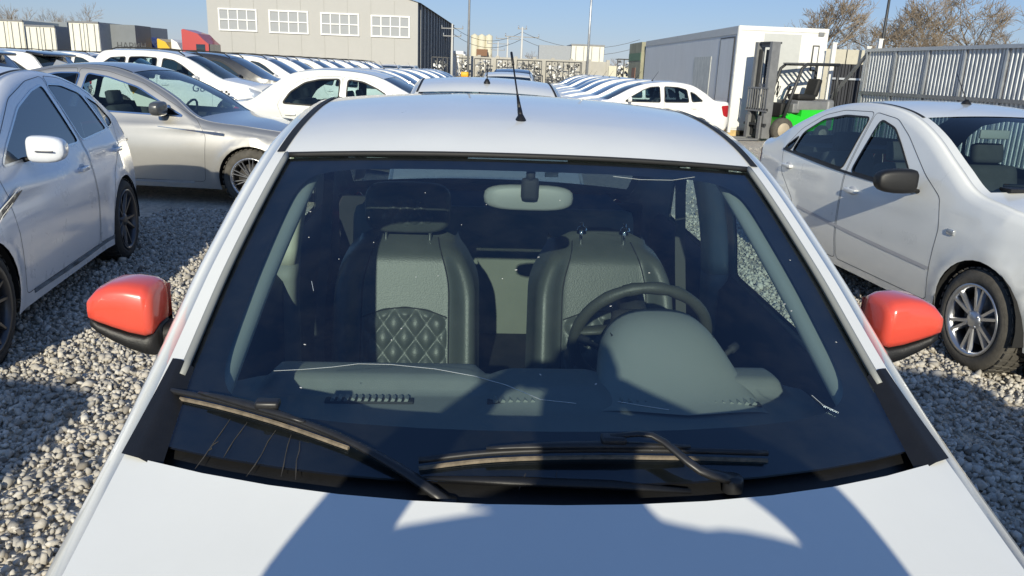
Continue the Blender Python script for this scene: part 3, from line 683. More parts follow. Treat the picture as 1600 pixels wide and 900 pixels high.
# see-through rear pane
MAIN = put_car(tm, 'sedan', POS, YAW, 'white sedan with red mirror caps and cracked windshield, in front of the photographer', cat='car')
def px_y(px, py, yl):
    o_, d = MWI @ CAM, (MWI.to_3x3() @ ray(px, py)); return o_ + d*((yl-o_.y)/d.y)
def px_z(px, py, z):
    o_, d = MWI @ CAM, (MWI.to_3x3() @ ray(px, py)); return o_ + d*((z-o_.z)/d.z)
GPm, GNm = AX['GP'], AX['GN']; rows = [i for i in range(AX['n']) if AX['tag'][i] == 'ws']; rows.append(rows[-1]+1)
ug = AX['ug']; usm = AX['us']
arc = np.concatenate([[0], np.cumsum([np.linalg.norm(AX['per'][rows[i+1]]-AX['per'][rows[i]]) for i in range(len(rows)-1)])])
WS_LEN = arc[-1]
def ws_pt(u, s, off=0.0):
    """point on the screen: u -1..1 across, s metres up from the bonnet edge"""
    i = min(max(int(np.searchsorted(arc, s)-1), 0), len(arc)-2); f = (s-arc[i])/(arc[i+1]-arc[i]); uu = u*ug
    j = min(max(int(np.searchsorted(usm, uu)-1), 0), len(usm)-2); g = (uu-usm[j])/(usm[j+1]-usm[j])
    def q(Gr): return (Gr[rows[i], j]*(1-g)+Gr[rows[i], j+1]*g)*(1-f)+(Gr[rows[i+1], j]*(1-g)+Gr[rows[i+1], j+1]*g)*f
    return Vector(q(GPm)) + Vector(q(GNm)).normalized()*off
def sheet(nu, s0, s1, ns, off, u0=-1, u1=1):
    V = []; Fc = []
    for a in range(ns+1):
        for b in range(nu+1): V.append(ws_pt(u0+(u1-u0)*b/nu, s0+(s1-s0)*a/ns, off(u0+(u1-u0)*b/nu, s0+(s1-s0)*a/ns) if callable(off) else off))
    for a in range(ns):
        for b in range(nu): Fc.append((a*(nu+1)+b, a*(nu+1)+b+1, (a+1)*(nu+1)+b+1, (a+1)*(nu+1)+b))
    return V, Fc
G_WS = glass_mat('windshield_glass', (.68, .775, .765), refl=(.66, .80, 1.0), dirt=.02, ior=1.72)
M_FRIT = mat('frit', (.008, .008, .009), .35)
S_COWL = .075
V, Fc = sheet(32, S_COWL-.03, WS_LEN-.004, 20, -.012); ws_me = mesh('windshield', V, Fc, G_WS); WS = obj('windshield', ws_me, MAIN)
V, Fc = sheet(40, -.045, WS_LEN+.02, 24, -.012, -1.07, 1.07); bvh = BVHTree.FromPolygons([MW @ Vector(v) for v in V], Fc)
def on_glass(px, py, off=.006):
    d = ray(px, py).normalized(); h = bvh.ray_cast(CAM, d)
    if h[0] is None: h = bvh.find_nearest(CAM + d*1.6)
    n_ = h[1] if h[1].dot(d) < 0 else -h[1]
    return MWI @ (h[0]+n_*off), (MWI.to_3x3() @ n_)
# black printed border
def frit():
    NB = 160; VV = []; FF = []; K = 6
    s0, s1 = S_COWL-.03, WS_LEN-.004; b0, b1, bs = .150, WS_LEN-.058, .062
    for k in range(NB):
        t = 2*math.pi*k/NB; c_, s_ = math.cos(t), math.sin(t)
        ax = math.copysign(min(1, abs(c_)/max(abs(c_), abs(s_))), c_); ay = math.copysign(min(1, abs(s_)/max(abs(c_), abs(s_))), s_)
        ou = (ax, (s0+s1)/2+ay*(s1-s0)/2)
        p_ = 9.0; e = (abs(ax)**p_+abs(ay)**p_)**(-1/p_); iu = (ax*e*(1-bs/.62), (b0+b1)/2+ay*e*(b1-b0)/2)
        for j in range(K+1):
            f = j/K; VV.append(ws_pt(ou[0]*(1-f)+iu[0]*f, ou[1]*(1-f)+iu[1]*f, -.0165))
    for k in range(NB):
        for j in range(K):
            k2 = (k+1) % NB; FF.append((k*(K+1)+j, k*(K+1)+j+1, k2*(K+1)+j+1, k2*(K+1)+j))
    obj('black_border', mesh('black_border', VV, FF, M_FRIT), WS)
frit()
# cowl panel under the bonnet edge, rubber seal at the top, side seals
V, Fc = sheet(32, -.05, S_COWL+.02, 5, lambda u, s: -.034+.010*math.exp(-((s-S_COWL)/.02)**2)); obj('cowl_panel', mesh('cowl_panel', V, Fc, M_PLASTIC), MAIN)
b = MB(); b.tube([ws_pt(-1+2*k/40, WS_LEN-.002, -.006) for k in range(41)], .007, 6); obj('screen_seal', b.me('screen_seal', M_RUBBER), MAIN)
for sd_ in (-1, 1):
    b = MB(); b.tube([ws_pt(sd_*1.0, .20+(WS_LEN-.2)*k/20, -.005) for k in range(21)], .008, 6); obj('screen_seal', b.me('screen_seal', mat('grey_seal', (.28, .29, .27), .5)), MAIN)
    # wedge of black plastic filling the corner between wing and screen
    V = []; Fc = []; N_ = 12; NU = 6
    for k in range(N_+1):
        f = k/N_; s = -.004+f*.235; ui = .982-.03*(1-f); uo = 1.055-.018*f
        for j in range(NU+1):
            g = j/NU; u = ui+(uo-ui)*g; V.append(ws_pt(sd_*u, s, -.012+.018*min(1, g*2.2)))
    for k in range(N_):
        for j in range(NU): m = NU+1; q = (m*k+j, m*k+j+1, m*k+j+m+1, m*k+j+m); Fc.append(q if sd_ > 0 else q[::-1])
    obj('cowl_corner', mesh('cowl_corner', V, Fc, M_PLASTIC), MAIN)
# wipers
M_WIPE = mat('wiper_black', (.02, .02, .021), .4, vary=.3, vscale=40); M_WDUST = mat('dusty_wiper_edge', (.20, .165, .12), .9, vary=.5, vscale=60)
def wiper(blade, arm, mid):
    q = [on_glass(*p, .012)[0] for p in blade]; nn = [on_glass(*p, .012)[1] for p in blade]
    root = None; b = MB()
    Q = catmull([tuple(p) for p in q], .03)[0]; b.tube([Vector(p) for p in Q], .0062, 6, flat=.9); root = obj('wiper', b.me('wiper', M_WIPE), MAIN)
    b = MB(); b.tube([Vector(p)-nn[0]*.008+Vector((0, -.006, -.004)) for p in Q], .0035, 5); obj('rubber_edge', b.me('rubber_edge', M_WDUST), root)
    b = MB(); b.tube([Vector(p)+nn[0]*.010 for p in Q[len(Q)//5:-len(Q)//5]], [.004+.006*math.sin(math.pi*k/(len(Q[len(Q)//5:-len(Q)//5])-1)) for k in range(len(Q[len(Q)//5:-len(Q)//5]))], 6, flat=.6); obj('spoiler_strip', b.me('spoiler_strip', M_WIPE), root)
    a = [on_glass(*p[:2], p[2])[0] for p in arm]; b = MB(); A_ = catmull([tuple(p) for p in a], .03)[0]
    b.tube([Vector(p) for p in A_], [.006+.007*k/len(A_) for k in range(len(A_))], 6, flat=.55); b.lathe([(.0, .006), (.013, .006), (.016, 0), (.016, -.02)], 12, Matrix.Translation(a[-1]) @ Matrix.Rotation(-math.pi/2, 4, 'Y'))
    obj('wiper_arm', b.me('wiper_arm', M_WIPE), root)
    b = MB(); b.box(on_glass(*mid, .026)[0], (.04, .024, .014), bevel=.005); obj('wiper_joint', b.me('wiper_joint', M_WIPE), root)
wiper([(258, 615), (340, 632), (440, 660), (545, 697)], [(440, 658, .02), (545, 697, .014), (640, 745, .004), (700, 775, -.014)], (425, 648))
wiper([(655, 728), (760, 716), (900, 711), (1050, 712), (1195, 716)], [(950, 702, .03), (1012, 703, .034), (1050, 726, .03), (1088, 748, .02), (1145, 752, .004)], (955, 705))
b = MB(); b.tube([on_glass(660, 745, -.002)[0], on_glass(800, 752, .0)[0], on_glass(960, 758, .0)[0], on_glass(1080, 765, -.004)[0]], [.006, .012, .012, .006], 6, flat=.5); obj('cowl_rib', b.me('cowl_rib', M_PLASTIC), MAIN)
# cracks in the glass
M_CRACK = mat('crack', (.62, .68, .68), .2, metal=.3, coat=1)
for poly, r_ in (([(428, 580), (470, 578), (520, 574), (560, 569), (610, 570), (680, 577), (740, 588), (790, 602), (845, 625), (900, 631)], .0005), ([(958, 276), (1000, 281), (1050, 282), (1085, 277)], .0006), ([(1268, 618), (1285, 633), (1310, 645)], .0005), ([(1365, 590), (1395, 640), (1420, 690)], .0005), ([(965, 628), (1000, 634), (1045, 641)], .0005), ([(487, 440), (490, 455)], .0006)):
    b = MB(); b.tube([on_glass(*p, .001)[0] for p in poly], r_, 4); obj('glass_crack', b.me('glass_crack', M_CRACK), WS)
b = MB()
for _ in range(26):
    p = on_glass(rnd.uniform(420, 1350), rnd.uniform(300, 640), .0005)
    b.box(p[0], (rnd.uniform(.0015, .005), rnd.uniform(.001, .002), .001), Matrix.Rotation(rnd.uniform(0, 3), 3, 'Z'))
o = obj('glass_speck', b.me('glass_speck', mat('speck', (.7, .7, .68), .8)), WS, kind='stuff')
# dried dirt runs under the left wiper
b = MB()
for x, y, x2, y2 in ((362, 655, 305, 735), (385, 660, 350, 715), (432, 672, 385, 745), (455, 680, 440, 745), (340, 690, 325, 705), (470, 690, 460, 750), (820, 740, 812, 765), (870, 735, 866, 760)):
    b.tube([on_glass(x+(x2-x)*k/4+rnd.uniform(-2, 2), y+(y2-y)*k/4, .0004)[0] for k in range(5)], [.0004, .0009, .0006, .0012, .0003], 4)
obj('dirt_streak', b.me('dirt_streak', mat('dried_dirt', (.05, .046, .042), .95)), WS, kind='stuff')
# ---- mirrors
M_REDCAP = mat('red_mirror_cap', (.74, .085, .05), .28, coat=1.0, coat_rough=.06, vary=.03)
yl = 1.55
top = [(240, 462), (236, 453), (225, 446), (200, 442), (174, 443), (155, 450), (143, 463), (135, 480)]
low = [(240, 513), (236, 523), (225, 527), (200, 522), (174, 513), (155, 505), (143, 498), (135, 489)]
bot = [(252, 557), (244, 558), (230, 556), (204, 547), (176, 534), (155, 522), (143, 511), (136, 501)]
def mir(sgn):
    def conv(L_): return [px_y(*p, yl-.035) for p in L_]
    T_, L_, B_ = conv(top), conv(low), conv(bot)
    def body(U, D, yd, front, name, m, parent, n=18):
        secs = []
        for i, (a, c) in enumerate(zip(U, D)):
            e = min(1.0, .38+.62*math.sin(math.pi*min(1, (i+.35)/(len(U)-.3)))**.5) if i in (0, len(U)-1) else 1.0
            cz, hz = (a.z+c.z)/2, max(.004, (a.z-c.z)/2); x = (a.x+c.x)/2
            secs.append([Vector((x*-sgn if sgn > 0 else x, y_, z_)) for y_, z_ in rrect(yl+front, cz, yd*e, hz, n, 4.2)])
        V, Fc = loft(secs)
        return obj(name, mesh(name, V, Fc, m), parent)
    off = [p+Vector((0, 0, .004)) for p in L_]
    h = body(off, B_, .055, .012, 'door_mirror', M_PLASTIC, MAIN)
    body(T_, L_, .064, .008, 'mirror_cap', M_REDCAP, h)
    b = MB(); sx = -1 if sgn < 0 else 1
    q = B_[0]; b.box((abs(q.x)*sx*.965, yl+.03, q.z+.03), (.11, .075, .06), bevel=.02); obj('mirror_foot', b.me('mirror_foot', M_PLASTIC), h)
    gx = [(p.x+q.x)/2 for p, q in zip(T_, B_)]; g_ = [Vector(((x if sgn < 0 else -x), yl+.075, z)) for x, z in [(gx[1], L_[1].z-.02), (gx[1], T_[1].z-.015), (gx[4], T_[4].z-.015), (gx[6], T_[6].z-.01), (gx[6], L_[6].z-.005), (gx[3], L_[3].z-.02)]]
    obj('mirror_glass', mesh('mirror_glass', g_, [tuple(range(6))], M_CHROME, False), h)
mir(-1); mir(1)
# ---- roof aerial
p = px_y(813, 200, 2.10); zr = max(p.z, 1.50)
base = Vector((p.x, 2.10, zr))
V, Fc = loft([[base+Vector((x, y, z)) for x, y in rrect(0, 0, hx, hy, 16, 2.6)] for hx, hy, z in ((.026, .044, -.035), (.026, .042, -.004), (.022, .034, .012), (.011, .016, .030), (.006, .009, .038))])
an = obj('aerial', mesh('aerial', V, Fc, M_PLASTIC), MAIN)
tip = px_y(799, 82, 2.30); b = MB(); q0 = base+Vector((0, .004, .03)); q1 = q0.lerp(tip, .45); q2 = q0.lerp(tip, .80)
b.tube([q0, q0.lerp(tip, .12)], [.008, .0065], 8); b.tube([q0.lerp(tip, .12), q0.lerp(tip, .32)], [.006, .0035], 8); b.tube([q0.lerp(tip, .3), q1, q2], [.0028, .0025, .0025], 6); b.tube([q2, tip], [.0042, .0038], 6)
obj('aerial_mast', b.me('aerial_mast', M_PLASTIC), an)
# ------------------------------------------------------------------ cabin
M_DASH = mat('dash_plastic', (.19, .205, .20), .55, vary=.06, vscale=20, bump=.15, bscale=500)
M_DASHP = mat('dash_pad', (.25, .27, .26), .5, bump=.15, bscale=500)
M_LEATH = mat('black_leather', (.072, .08, .073), .42, bump=.10, bscale=220, vary=.1, vscale=12)
M_STITCH = mat('stitch', (.02, .02, .02), .7)
M_CARD = mat('door_card', (.020, .022, .026), .6)
M_STEER = mat('steering_leather', (.06, .062, .05), .5, bump=.1, bscale=200)
M_BENCH = mat('rear_seat', (.15, .16, .13), .7, vary=.1)
sst = lambda a, b_, x: (lambda t: t*t*(3-2*t))(min(1, max(0, (x-a)/(b_-a))))
def bump2(x, y, x0, x1, y0, y1, e): return sst(x0-e, x0+e, x)*(1-sst(x1-e, x1+e, x))*sst(y0-e, y0+e, y)*(1-sst(y1-e, y1+e, y))
prof = catmull([(.98, .905), (1.2, .925), (1.42, .938), (1.55, .945), (1.66, .935), (1.72, .88), (1.74, .75), (1.72, .55)], .012)[0]
nx = 110; V = []; Fc = []
for y_, z_ in prof:
    for i in range(nx+1):
        x = -.70+1.40*i/nx; z = z_
        if z_ > .80: z += .036*max(bump2(x, y_, -.59, -.10, 1.545, 1.80, .022), bump2(x, y_, .22, .62, 1.55, 1.80, .022)) + .026*bump2(x, y_, -.07, .20, 1.50, 1.8, .05) - .02*sst(.60, .72, abs(x))
        V.append((x, y_ - .05*(x/.7)**2*0, z))
for a in range(len(prof)-1):
    for i in range(nx): Fc.append((a*(nx+1)+i, a*(nx+1)+i+1, (a+1)*(nx+1)+i+1, (a+1)*(nx+1)+i))
dash = obj('dashboard', mesh('dashboard', V, Fc, M_DASH), MAIN)
for xa, xb, n_ in ((px_z(515, 625, .945).x, px_z(640, 625, .945).x, 12), (px_z(768, 632, .945).x, px_z(838, 634, .945).x, 6), (px_z(965, 632, .945).x, px_z(1178, 628, .945).x, 18)):
    yv = px_z(600, 626, .945).y; b = MB(); b.box(((xa+xb)/2, yv, .9425), (xb-xa+.02, .026, .012), bevel=.004); vt = obj('defrost_vent', b.me('defrost_vent', M_INT), dash)
    b = MB()
    for k in range(n_): b.box((xa+(xb-xa)*(k+.5)/n_, yv, .949), ((xb-xa)/n_*.5, .022, .012), Matrix.Rotation(.5, 3, 'Y'))
    o = obj('vent_slats', b.me('vent_slats', M_DASHP), dash)
# instrument hood
secs = []; cx = .352
for k in range(15):
    t = k/14; y_ = 1.45+.30*t; hh = .012+.125*sst(0, .9, t)+.012*t; a_ = .205-.055*t; ring = []
    for j in range(25):
        th = math.pi*j/24; c_, s_ = math.cos(th), math.sin(th)
        ring.append(Vector((cx+a_*math.copysign(abs(c_)**.75, c_), y_-.05*(1-abs(c_))*(1-t)+.03*(s_), .935+hh*abs(s_)**.75)))
    secs.append(ring)
V, Fc = loft(secs, False, False); k0 = len(V); 
V += [secs[-1][j].lerp(Vector((cx, 1.70, .98)), .35)+Vector((0, -.05, 0)) for j in range(25)]
for j in range(24): Fc.append((14*25+j, 14*25+j+1, k0+j+1, k0+j))
obj('instrument_hood', mesh('instrument_hood', V, Fc, M_DASHP), MAIN)
b = MB(); b.box((cx, 1.70, .98), (.26, .02, .12)); obj('instrument_panel', b.me('instrument_panel', M_INT), MAIN)
# steering wheel
sc_ = px_y(1000, 530, 1.93); upv = Vector((0, -.40, .917)).normalized(); rt = Vector((1, 0, 0)); nv = rt.cross(upv)
Rw = .187; ring = [sc_+rt*Rw*math.cos(t)+upv*Rw*math.sin(t) for t in [2*math.pi*k/48 for k in range(49)]]
b = MB(); b.tube(ring, [.0165+.0016*math.sin(18*math.pi*k/24)*(1 if 6 < k < 18 else 0) for k in range(49)], 10, False); sw = obj('steering_wheel', b.me('steering_wheel', M_STEER), MAIN)
b = MB()
for a0, wd_ in ((R(8), .045), (R(172), .045), (R(270), .05)):
    e = rt*math.cos(a0)+upv*math.sin(a0); b.tube([sc_+e*.05-nv*.03, sc_+e*.12-nv*.018, sc_+e*(Rw-.006)], [wd_*.7, wd_*.6, wd_*.5], 8, flat=.45)
obj('wheel_spokes', b.me('wheel_spokes', M_STEER), sw)
b = MB(); b.box(sc_-nv*.03, (.16, .07, .13), Matrix.Rotation(-.41, 3, 'X'), bevel=.03); b.tube([sc_-nv*.03, sc_-nv*.2], .04, 10); obj('wheel_hub', b.me('wheel_hub', M_INT), sw)
for pa, pb in (((905, 528), (945, 548)), ((1150, 540), (1125, 560))):
    b = MB(); q0 = px_y(*pa, 1.84); q1 = px_y(*pb, 1.80); b.tube([q0, q0.lerp(q1, .35), q0.lerp(q1, .38), q1], [.012, .013, .008, .008], 8); obj('stalk', b.me('stalk', M_INT), MAIN)
b = MB(); b.box((0.04, 1.74, .72), (.26, .05, .34), bevel=.02); b.box((0.0, 2.15, .46), (.16, .7, .16), bevel=.03); b.tube([(0, 1.95, .5), (0, 2.0, .68)], [.012, .02], 8); obj('centre_console', b.me('centre_console', M_INT), MAIN)
# seats
def seat(x0, head):
    def hwid(v): return .255*(1-.30*sst(.62, 1.0, v)**1.5)*(1-.04*v)
    def prow(v): return (2.27+.19*v, .52+.62*v)
    nu, nvv = 40, 34; V = []; Fc = []
    def front(u, v):
        y_, z_ = prow(v); au = abs(u)
        bol = .055*sst(.58, .80, au)*(1-sst(.86, 1.0, au)**2*1.9)*(1-.75*sst(.6, 1, v))
        cap = .10*sst(.80, 1.0, v)**2 + .10*sst(.93, 1.0, au)**2
        return Vector((x0+hwid(v)*u, y_-bol+cap, z_-.03*sst(.85, 1, v)*au**2*1.6))
    for a in range(nvv+1):
        for i in range(nu+1): V.append(front(-1+2*i/nu, a/nvv))
    k0 = len(V)
    for a in range(nvv+1):
        for i in range(nu+1):
            p = front(-1+2*i/nu, a/nvv); y_, z_ = prow(a/nvv); e = (1-(abs(-1+2*i/nu))**6)*(1-(a/nvv)**8); V.append(Vector((p.x, max(p.y, y_+.03)+.11*e, p.z)))
    m = nu+1
    for a in range(nvv):
        for i in range(nu):
            Fc.append((a*m+i, a*m+i+1, (a+1)*m+i+1, (a+1)*m+i)); Fc.append((k0+a*m+i, k0+(a+1)*m+i, k0+(a+1)*m+i+1, k0+a*m+i+1))
    for a in range(nvv):
        for i in (0, nu): Fc.append((a*m+i, (a+1)*m+i, k0+(a+1)*m+i, k0+a*m+i))
    for i in range(nu): Fc.append((nvv*m+i, nvv*m+i+1, k0+nvv*m+i+1, k0+nvv*m+i))
    st = obj('seat', mesh('seat', V, Fc, M_LEATH), MAIN)
    # quilted insert
    def quilt(name, ur, v0, v1, nd, arch, parent, fn, lift=.004, puff=.013, zk=6.7):
        V = []; Fc = []; n1, n2 = 66, 66
        for a in range(n2+1):
            for i in range(n1+1):
                u = -ur+2*ur*i/n1; v = v0+(v1+arch*(1-(u/ur)**2)-v0)*a/n2
                p = fn(u, v); X = (u/ur*.5+.5)*nd; Z = (v-v0)*zk
                A = (X+Z) % 1; Bq = (X-Z) % 1; h = (math.sin(math.pi*A)*math.sin(math.pi*Bq))**.6
                ed = min(1, 12*min(i/n1, 1-i/n1, a/n2, 1-a/n2)); V.append(p+Vector((0, -1, .15))*(lift*ed-.002+puff*h*ed))
        for a in range(n2):
            for i in range(n1): Fc.append((a*(n1+1)+i, a*(n1+1)+i+1, (a+1)*(n1+1)+i+1, (a+1)*(n1+1)+i))
        return obj(name, mesh(name, V, Fc, M_LEATH), parent)
    quilt('quilted_insert', .57, .06, .55, 4, .05, st, front)
    b = MB()
    for sgn in (-1, 1): b.tube([front(sgn*.58, .02+.93*k/20)+Vector((0, -.002, 0)) for k in range(21)], .0022, 5)
    b.tube([front(-.56+1.12*k/16, .54+.05*(1-(2*k/16-1)**2))+Vector((0, -.004, 0)) for k in range(17)], .0022, 5)
    obj('seam', b.me('seam', M_STITCH), st)
    V, Fc = loft([[Vector((x0+x, 2.00+yy, .46+z)) for x, z in rrect(0, 0, .25*e, .10*e, 20, 4)] for yy, e in ((-.24, .8), (-.22, .95), (0, 1), (.25, 1), (.32, .9))]); obj('seat_cushion', mesh('seat_cushion', V, Fc, M_LEATH), MAIN)
    if head:
        def hf(u, v): return Vector((x0+.135*u*(1-.12*v*v), 2.47+.02*v+.05*abs(u)**4+.05*abs(2*v-1)**4, 1.125+.15*v))
        V, Fc = loft([[Vector((x0+x, 2.47+yy, 1.20+z)) for x, z in rrect(0, 0, .145*e, .085*e, 24, 4)] for yy, e in ((0, .85), (.015, .97), (.04, 1), (.07, 1), (.10, .85))]); hr = obj('headrest', mesh('headrest', V, Fc, M_LEATH), MAIN)
        quilt('quilted_insert', .9, .06, .9, 5, .0, hr, lambda u, v: hf(u, v)+Vector((0, -.008, 0)), .004, .010, 2.1)
    for dx in (-.075, .075):
        b = MB(); b.tube([(x0+dx, 2.50, 1.08), (x0+dx, 2.505, 1.165 if not head else 1.2)], .006, 8); b.lathe([(.0, .012), (.014, .010), (.018, 0)], 10, Matrix.Translation((x0+dx, 2.49, 1.143)) @ Matrix.Rotation(-math.pi/2, 4, 'Y')); obj('headrest_post', b.me('headrest_post', M_CHROME), st)
seat(-.335, True); seat(.335, False)
b = MB(); b.box((0, 3.02, .42), (1.25, .52, .18), bevel=.06); obj('rear_cushion', b.me('rear_cushion', M_BENCH), MAIN)
b = MB(); b.box((0, 3.30, .76), (1.27, .14, .62), Matrix.Rotation(-.3, 3, 'X'), bevel=.05); obj('rear_backrest', b.me('rear_backrest', M_BENCH), MAIN)
b = MB(); b.box((0, 3.62, 1.04), (1.2, .5, .03)); obj('parcel_shelf', b.me('parcel_shelf', M_INT), MAIN)
b = MB(); b.box((0, 2.4, .28), (1.3, 2.0, .05)); obj('cabin_floor', b.me('cabin_floor', M_INT), MAIN)
for sgn in (-1, 1):
    ys = list(np.linspace(1.15, 3.55, 13)); V = []
    for y_ in ys:
        zt = float(np.interp(y_, *zip(*LOGAN.belt)))+.035
        for z_ in (.28, .6, zt-.05, zt): p = AX['surf']((y_, min(z_, zt)), sgn); V.append(p-Vector((sgn*(.055 if z_ < zt-.01 else .012), 0, 0)))
    Fc = [(4*i+j, 4*i+j+1, 4*i+j+5, 4*i+j+4) for i in range(len(ys)-1) for j in range(3)]
    obj('door_card', mesh('door_card', V, Fc, M_CARD), MAIN)
    b = MB(); pts = [(sgn*.60, 2.53, 1.30), (sgn*.615, 2.50, 1.05), (sgn*.64, 2.47, .70), (sgn*.62, 2.45, .45)]; b.ribbon(catmull(pts, .05)[0], [(-sgn*.8, -.6, 0)]*len(catmull(pts, .05)[0]), .045, .0); obj('seat_belt', b.me('seat_belt', mat('belt_webbing', (.10, .105, .10), .8)), MAIN)
    b = MB(); b.box((sgn*.60, 2.53, 1.31), (.03, .05, .06), bevel=.01); obj('belt_anchor', b.me('belt_anchor', M_INT), MAIN)
M_PILLAR = mat('pillar_trim', (.60, .58, .46), .6, vary=.04); M_PILLARL = mat('lower_pillar_trim', (.22, .225, .20), .6)
for sgn in (-1, 1):
    for z0, z1, m_, nm in ((1.0, 1.43, M_PILLAR, 'pillar_trim'), (.55, 1.0, M_PILLARL, 'lower_pillar_trim')):
        secs = []
        for k in range(9):
            z_ = z0+(z1-z0)*k/8; p = AX['surf']((2.51, z_), sgn); bow = .012*math.sin(math.pi*(z_-.55)/.88)
            secs.append([Vector((p.x-sgn*.012-sgn*(.045+x_), 2.505+y_+bow, z_)) for x_, y_ in rrect(0, 0, .042, .055, 14, 3.5)])
        V, Fc = loft(secs); obj(nm, mesh(nm, V, Fc, m_), MAIN)
for sgn in (-1, 1):
    b = MB(); pts = [ws_pt(sgn*(.925-.03*f), .13+(WS_LEN-.15)*f, -.045) for f in [k/16 for k in range(17)]]; b.tube(pts, [.030-.008*k/16 for k in range(17)], 10, flat=.7); obj('a_pillar_trim', b.me('a_pillar_trim', mat('front_pillar_trim', (.24, .27, .26), .6)), MAIN)
b = MB(); b.box((0, 3.70, .68), (1.50, .03, .72)); obj('boot_bulkhead', b.me('boot_bulkhead', M_INT), MAIN)
# inner mirror
mc = px_y(826, 309, 1.86); V, Fc = loft([[mc+Vector((x, yy, z)) for x, z in rrect(0, 0, .115*e, .033*e, 24, 3.2)] for yy, e in ((-.016, .75), (-.012, .93), (0, 1), (.012, 1))])
im = obj('inner_mirror', mesh('inner_mirror', V, Fc, mat('grey_mirror_shell', (.30, .31, .29), .5)), MAIN)
b = MB(); q = px_y(828, 296, 1.84); b.box(q, (.045, .03, .06), bevel=.012); b.tube([q+Vector((0, 0, .02)), px_y(830, 266, 1.83)], .012, 8); obj('mirror_mount', b.me('mirror_mount', M_INT), im)
b = MB(); q = px_y(862, 270, 1.87); b.box(q, (.035, .004, .022), bevel=.002); obj('clear_clip', b.me('clear_clip', mat('clip', (.5, .55, .55), .2)), MAIN)
for sx in (-.32, .32):
    b = MB(); b.box((sx, 2.02, 1.44), (.36, .14, .02), Matrix.Rotation(-.25, 3, 'X'), bevel=.008); obj('sun_visor', b.me('sun_visor', mat('visor', (.30, .30, .26), .8)), MAIN)
# ------------------------------------------------------------------ cars round about
W_COB = wheel_meshes(.315, .195, .215, 'five', M_DUSTYTYRE); W_MULTI = wheel_meshes(.335, .215, .235, 'multi', M_DUSTYTYRE)
W_BLADE = wheel_meshes(.335, .215, .245, 'blade', None, M_RIMD); W_STEEL = wheel_meshes(.305, .185, .20, 'steel', M_DUSTYTYRE)
def face(nose_xy, tail_dir):
    """rotation so that local +y (nose to tail) points along tail_dir"""
    return math.atan2(-tail_dir[0], tail_dir[1])
# grey-white sedan on the right (black mirrors)
t_cob, ax_cob = car_template(COBALT, .07, M_WHITE, G_CLEAR, True, W_COB)
yw = R(6.8)
# place by its front wheel
fw = at_z(1507, 588, 0.0); side_x = float(ax_cob['hw'](np.array([[COBALT.yf, .7]]))[0])
def place_by(local, world, rz): q = Matrix.Rotation(rz, 3, 'Z') @ Vector(local); return Vector((world.x-q.x, world.y-q.y, 0))
pc = Vector((3.72, 3.72, 0))
cob = put_car(t_cob, 'sedan', pc, yw, 'white sedan with black door mirrors and alloy wheels, in front of the corrugated gate')
b = MB(); b.lathe([(0, .03), (.012, .028), (.03, .008), (.04, -.01)], 12, Matrix.Translation((0, 2.45, 1.545)) @ Matrix.Rotation(-math.pi/2, 4, 'Y')); b.tube([(0, 2.45, 1.56), (0, 2.62, 1.76)], [.004, .0025], 6); obj('aerial', b.me('aerial', M_PLASTIC), cob)
for sgn in (-1, 1):
    b = MB(); p = ax_cob['surf']((1.18, .79), sgn); b.box(p+Vector((sgn*.004, 0, 0)), (.014, .07, .035), bevel=.006); obj('side_repeater', b.me('side_repeater', M_LAMP), cob)
b = MB(); b.tube([(-.55, 1.20, 1.085), (0, 1.10, 1.09), (.55, 1.2, 1.085)], .012, 6); b.box((0, 1.12, 1.07), (1.2, .10, .02)); obj('wiper', b.me('wiper', M_PLASTIC), cob)
im_ = MB(); im_.box((0, 2.08, 1.34), (.23, .02, .065), bevel=.015); obj('inner_mirror', im_.me('inner_mirror', MATS['grey_mirror_shell']), cob)
# blue-white sedan on the left
G_SKYT = glass_mat('blue_tinted_glass', (.10, .15, .20), ior=2.5)
SED_L = shorten(SEDAN, .9); SED_L.trim = mat('satin_trim', (.62, .66, .70), .22, metal=.6); SED_L.trimw = .014
t_sl, ax_sl = car_template(SED_L, .07, M_PEARL, G_SKYT, True, W_BLADE)
rw_ = at_z(212, 388, 0.0); yl_ = R(5.5); sx_ = float(ax_sl['hw'](np.array([[SEDAN.yr, .75]]))[0])
pl = Vector((-3.50, 2.87, 0)); yl_ = R(11.2)
sl_ = put_car(t_sl, 'sedan', pl, yl_, 'pearl white fastback sedan with chrome window line, its flank in shade beside the gravel strip')
M_VENT = mat('vent_black', (.03, .035, .05), .25, coat=1)
for sgn in (-1, 1):
    b = MB(); q = [(1.08, .765), (1.15, .79), (1.32, .835), (1.48, .87)]; b.ribbon([ax_sl['surf'](p, sgn) for p in q], [ax_sl['surfn'](p, sgn) for p in q], [.02, .045, .04, .006], .006); v_ = obj('fender_vent', b.me('fender_vent', M_VENT), sl_)
    b = MB(); b.ribbon([ax_sl['surf']((y_, z_+.02), sgn) for y_, z_ in q], [ax_sl['surfn'](p, sgn) for p in q], .008, .008); b.ribbon([ax_sl['surf']((y_, z_-.012), sgn) for y_, z_ in q[:3]], [ax_sl['surfn'](p, sgn) for p in q[:3]], .006, .008); obj('vent_trim', b.me('vent_trim', M_CHROME), v_)
    b = MB(); p = ax_sl['surf']((4.0, .93), sgn); b.box(p+Vector((sgn*.002, 0, 0)), (.01, .10, .02), bevel=.004); obj('side_lamp', b.me('side_lamp', M_RIMD), sl_)
for sgn in (-1, 1):
    p = ax_sl['surf']((SED_L.mirror[0], SED_L.mirror[1]), sgn); b = MB(); b.box(p+Vector((sgn*.15, -.062, .035)), (.10, .012, .008), bevel=.003); obj('mirror_lamp', b.me('mirror_lamp', M_RIMD), sl_)
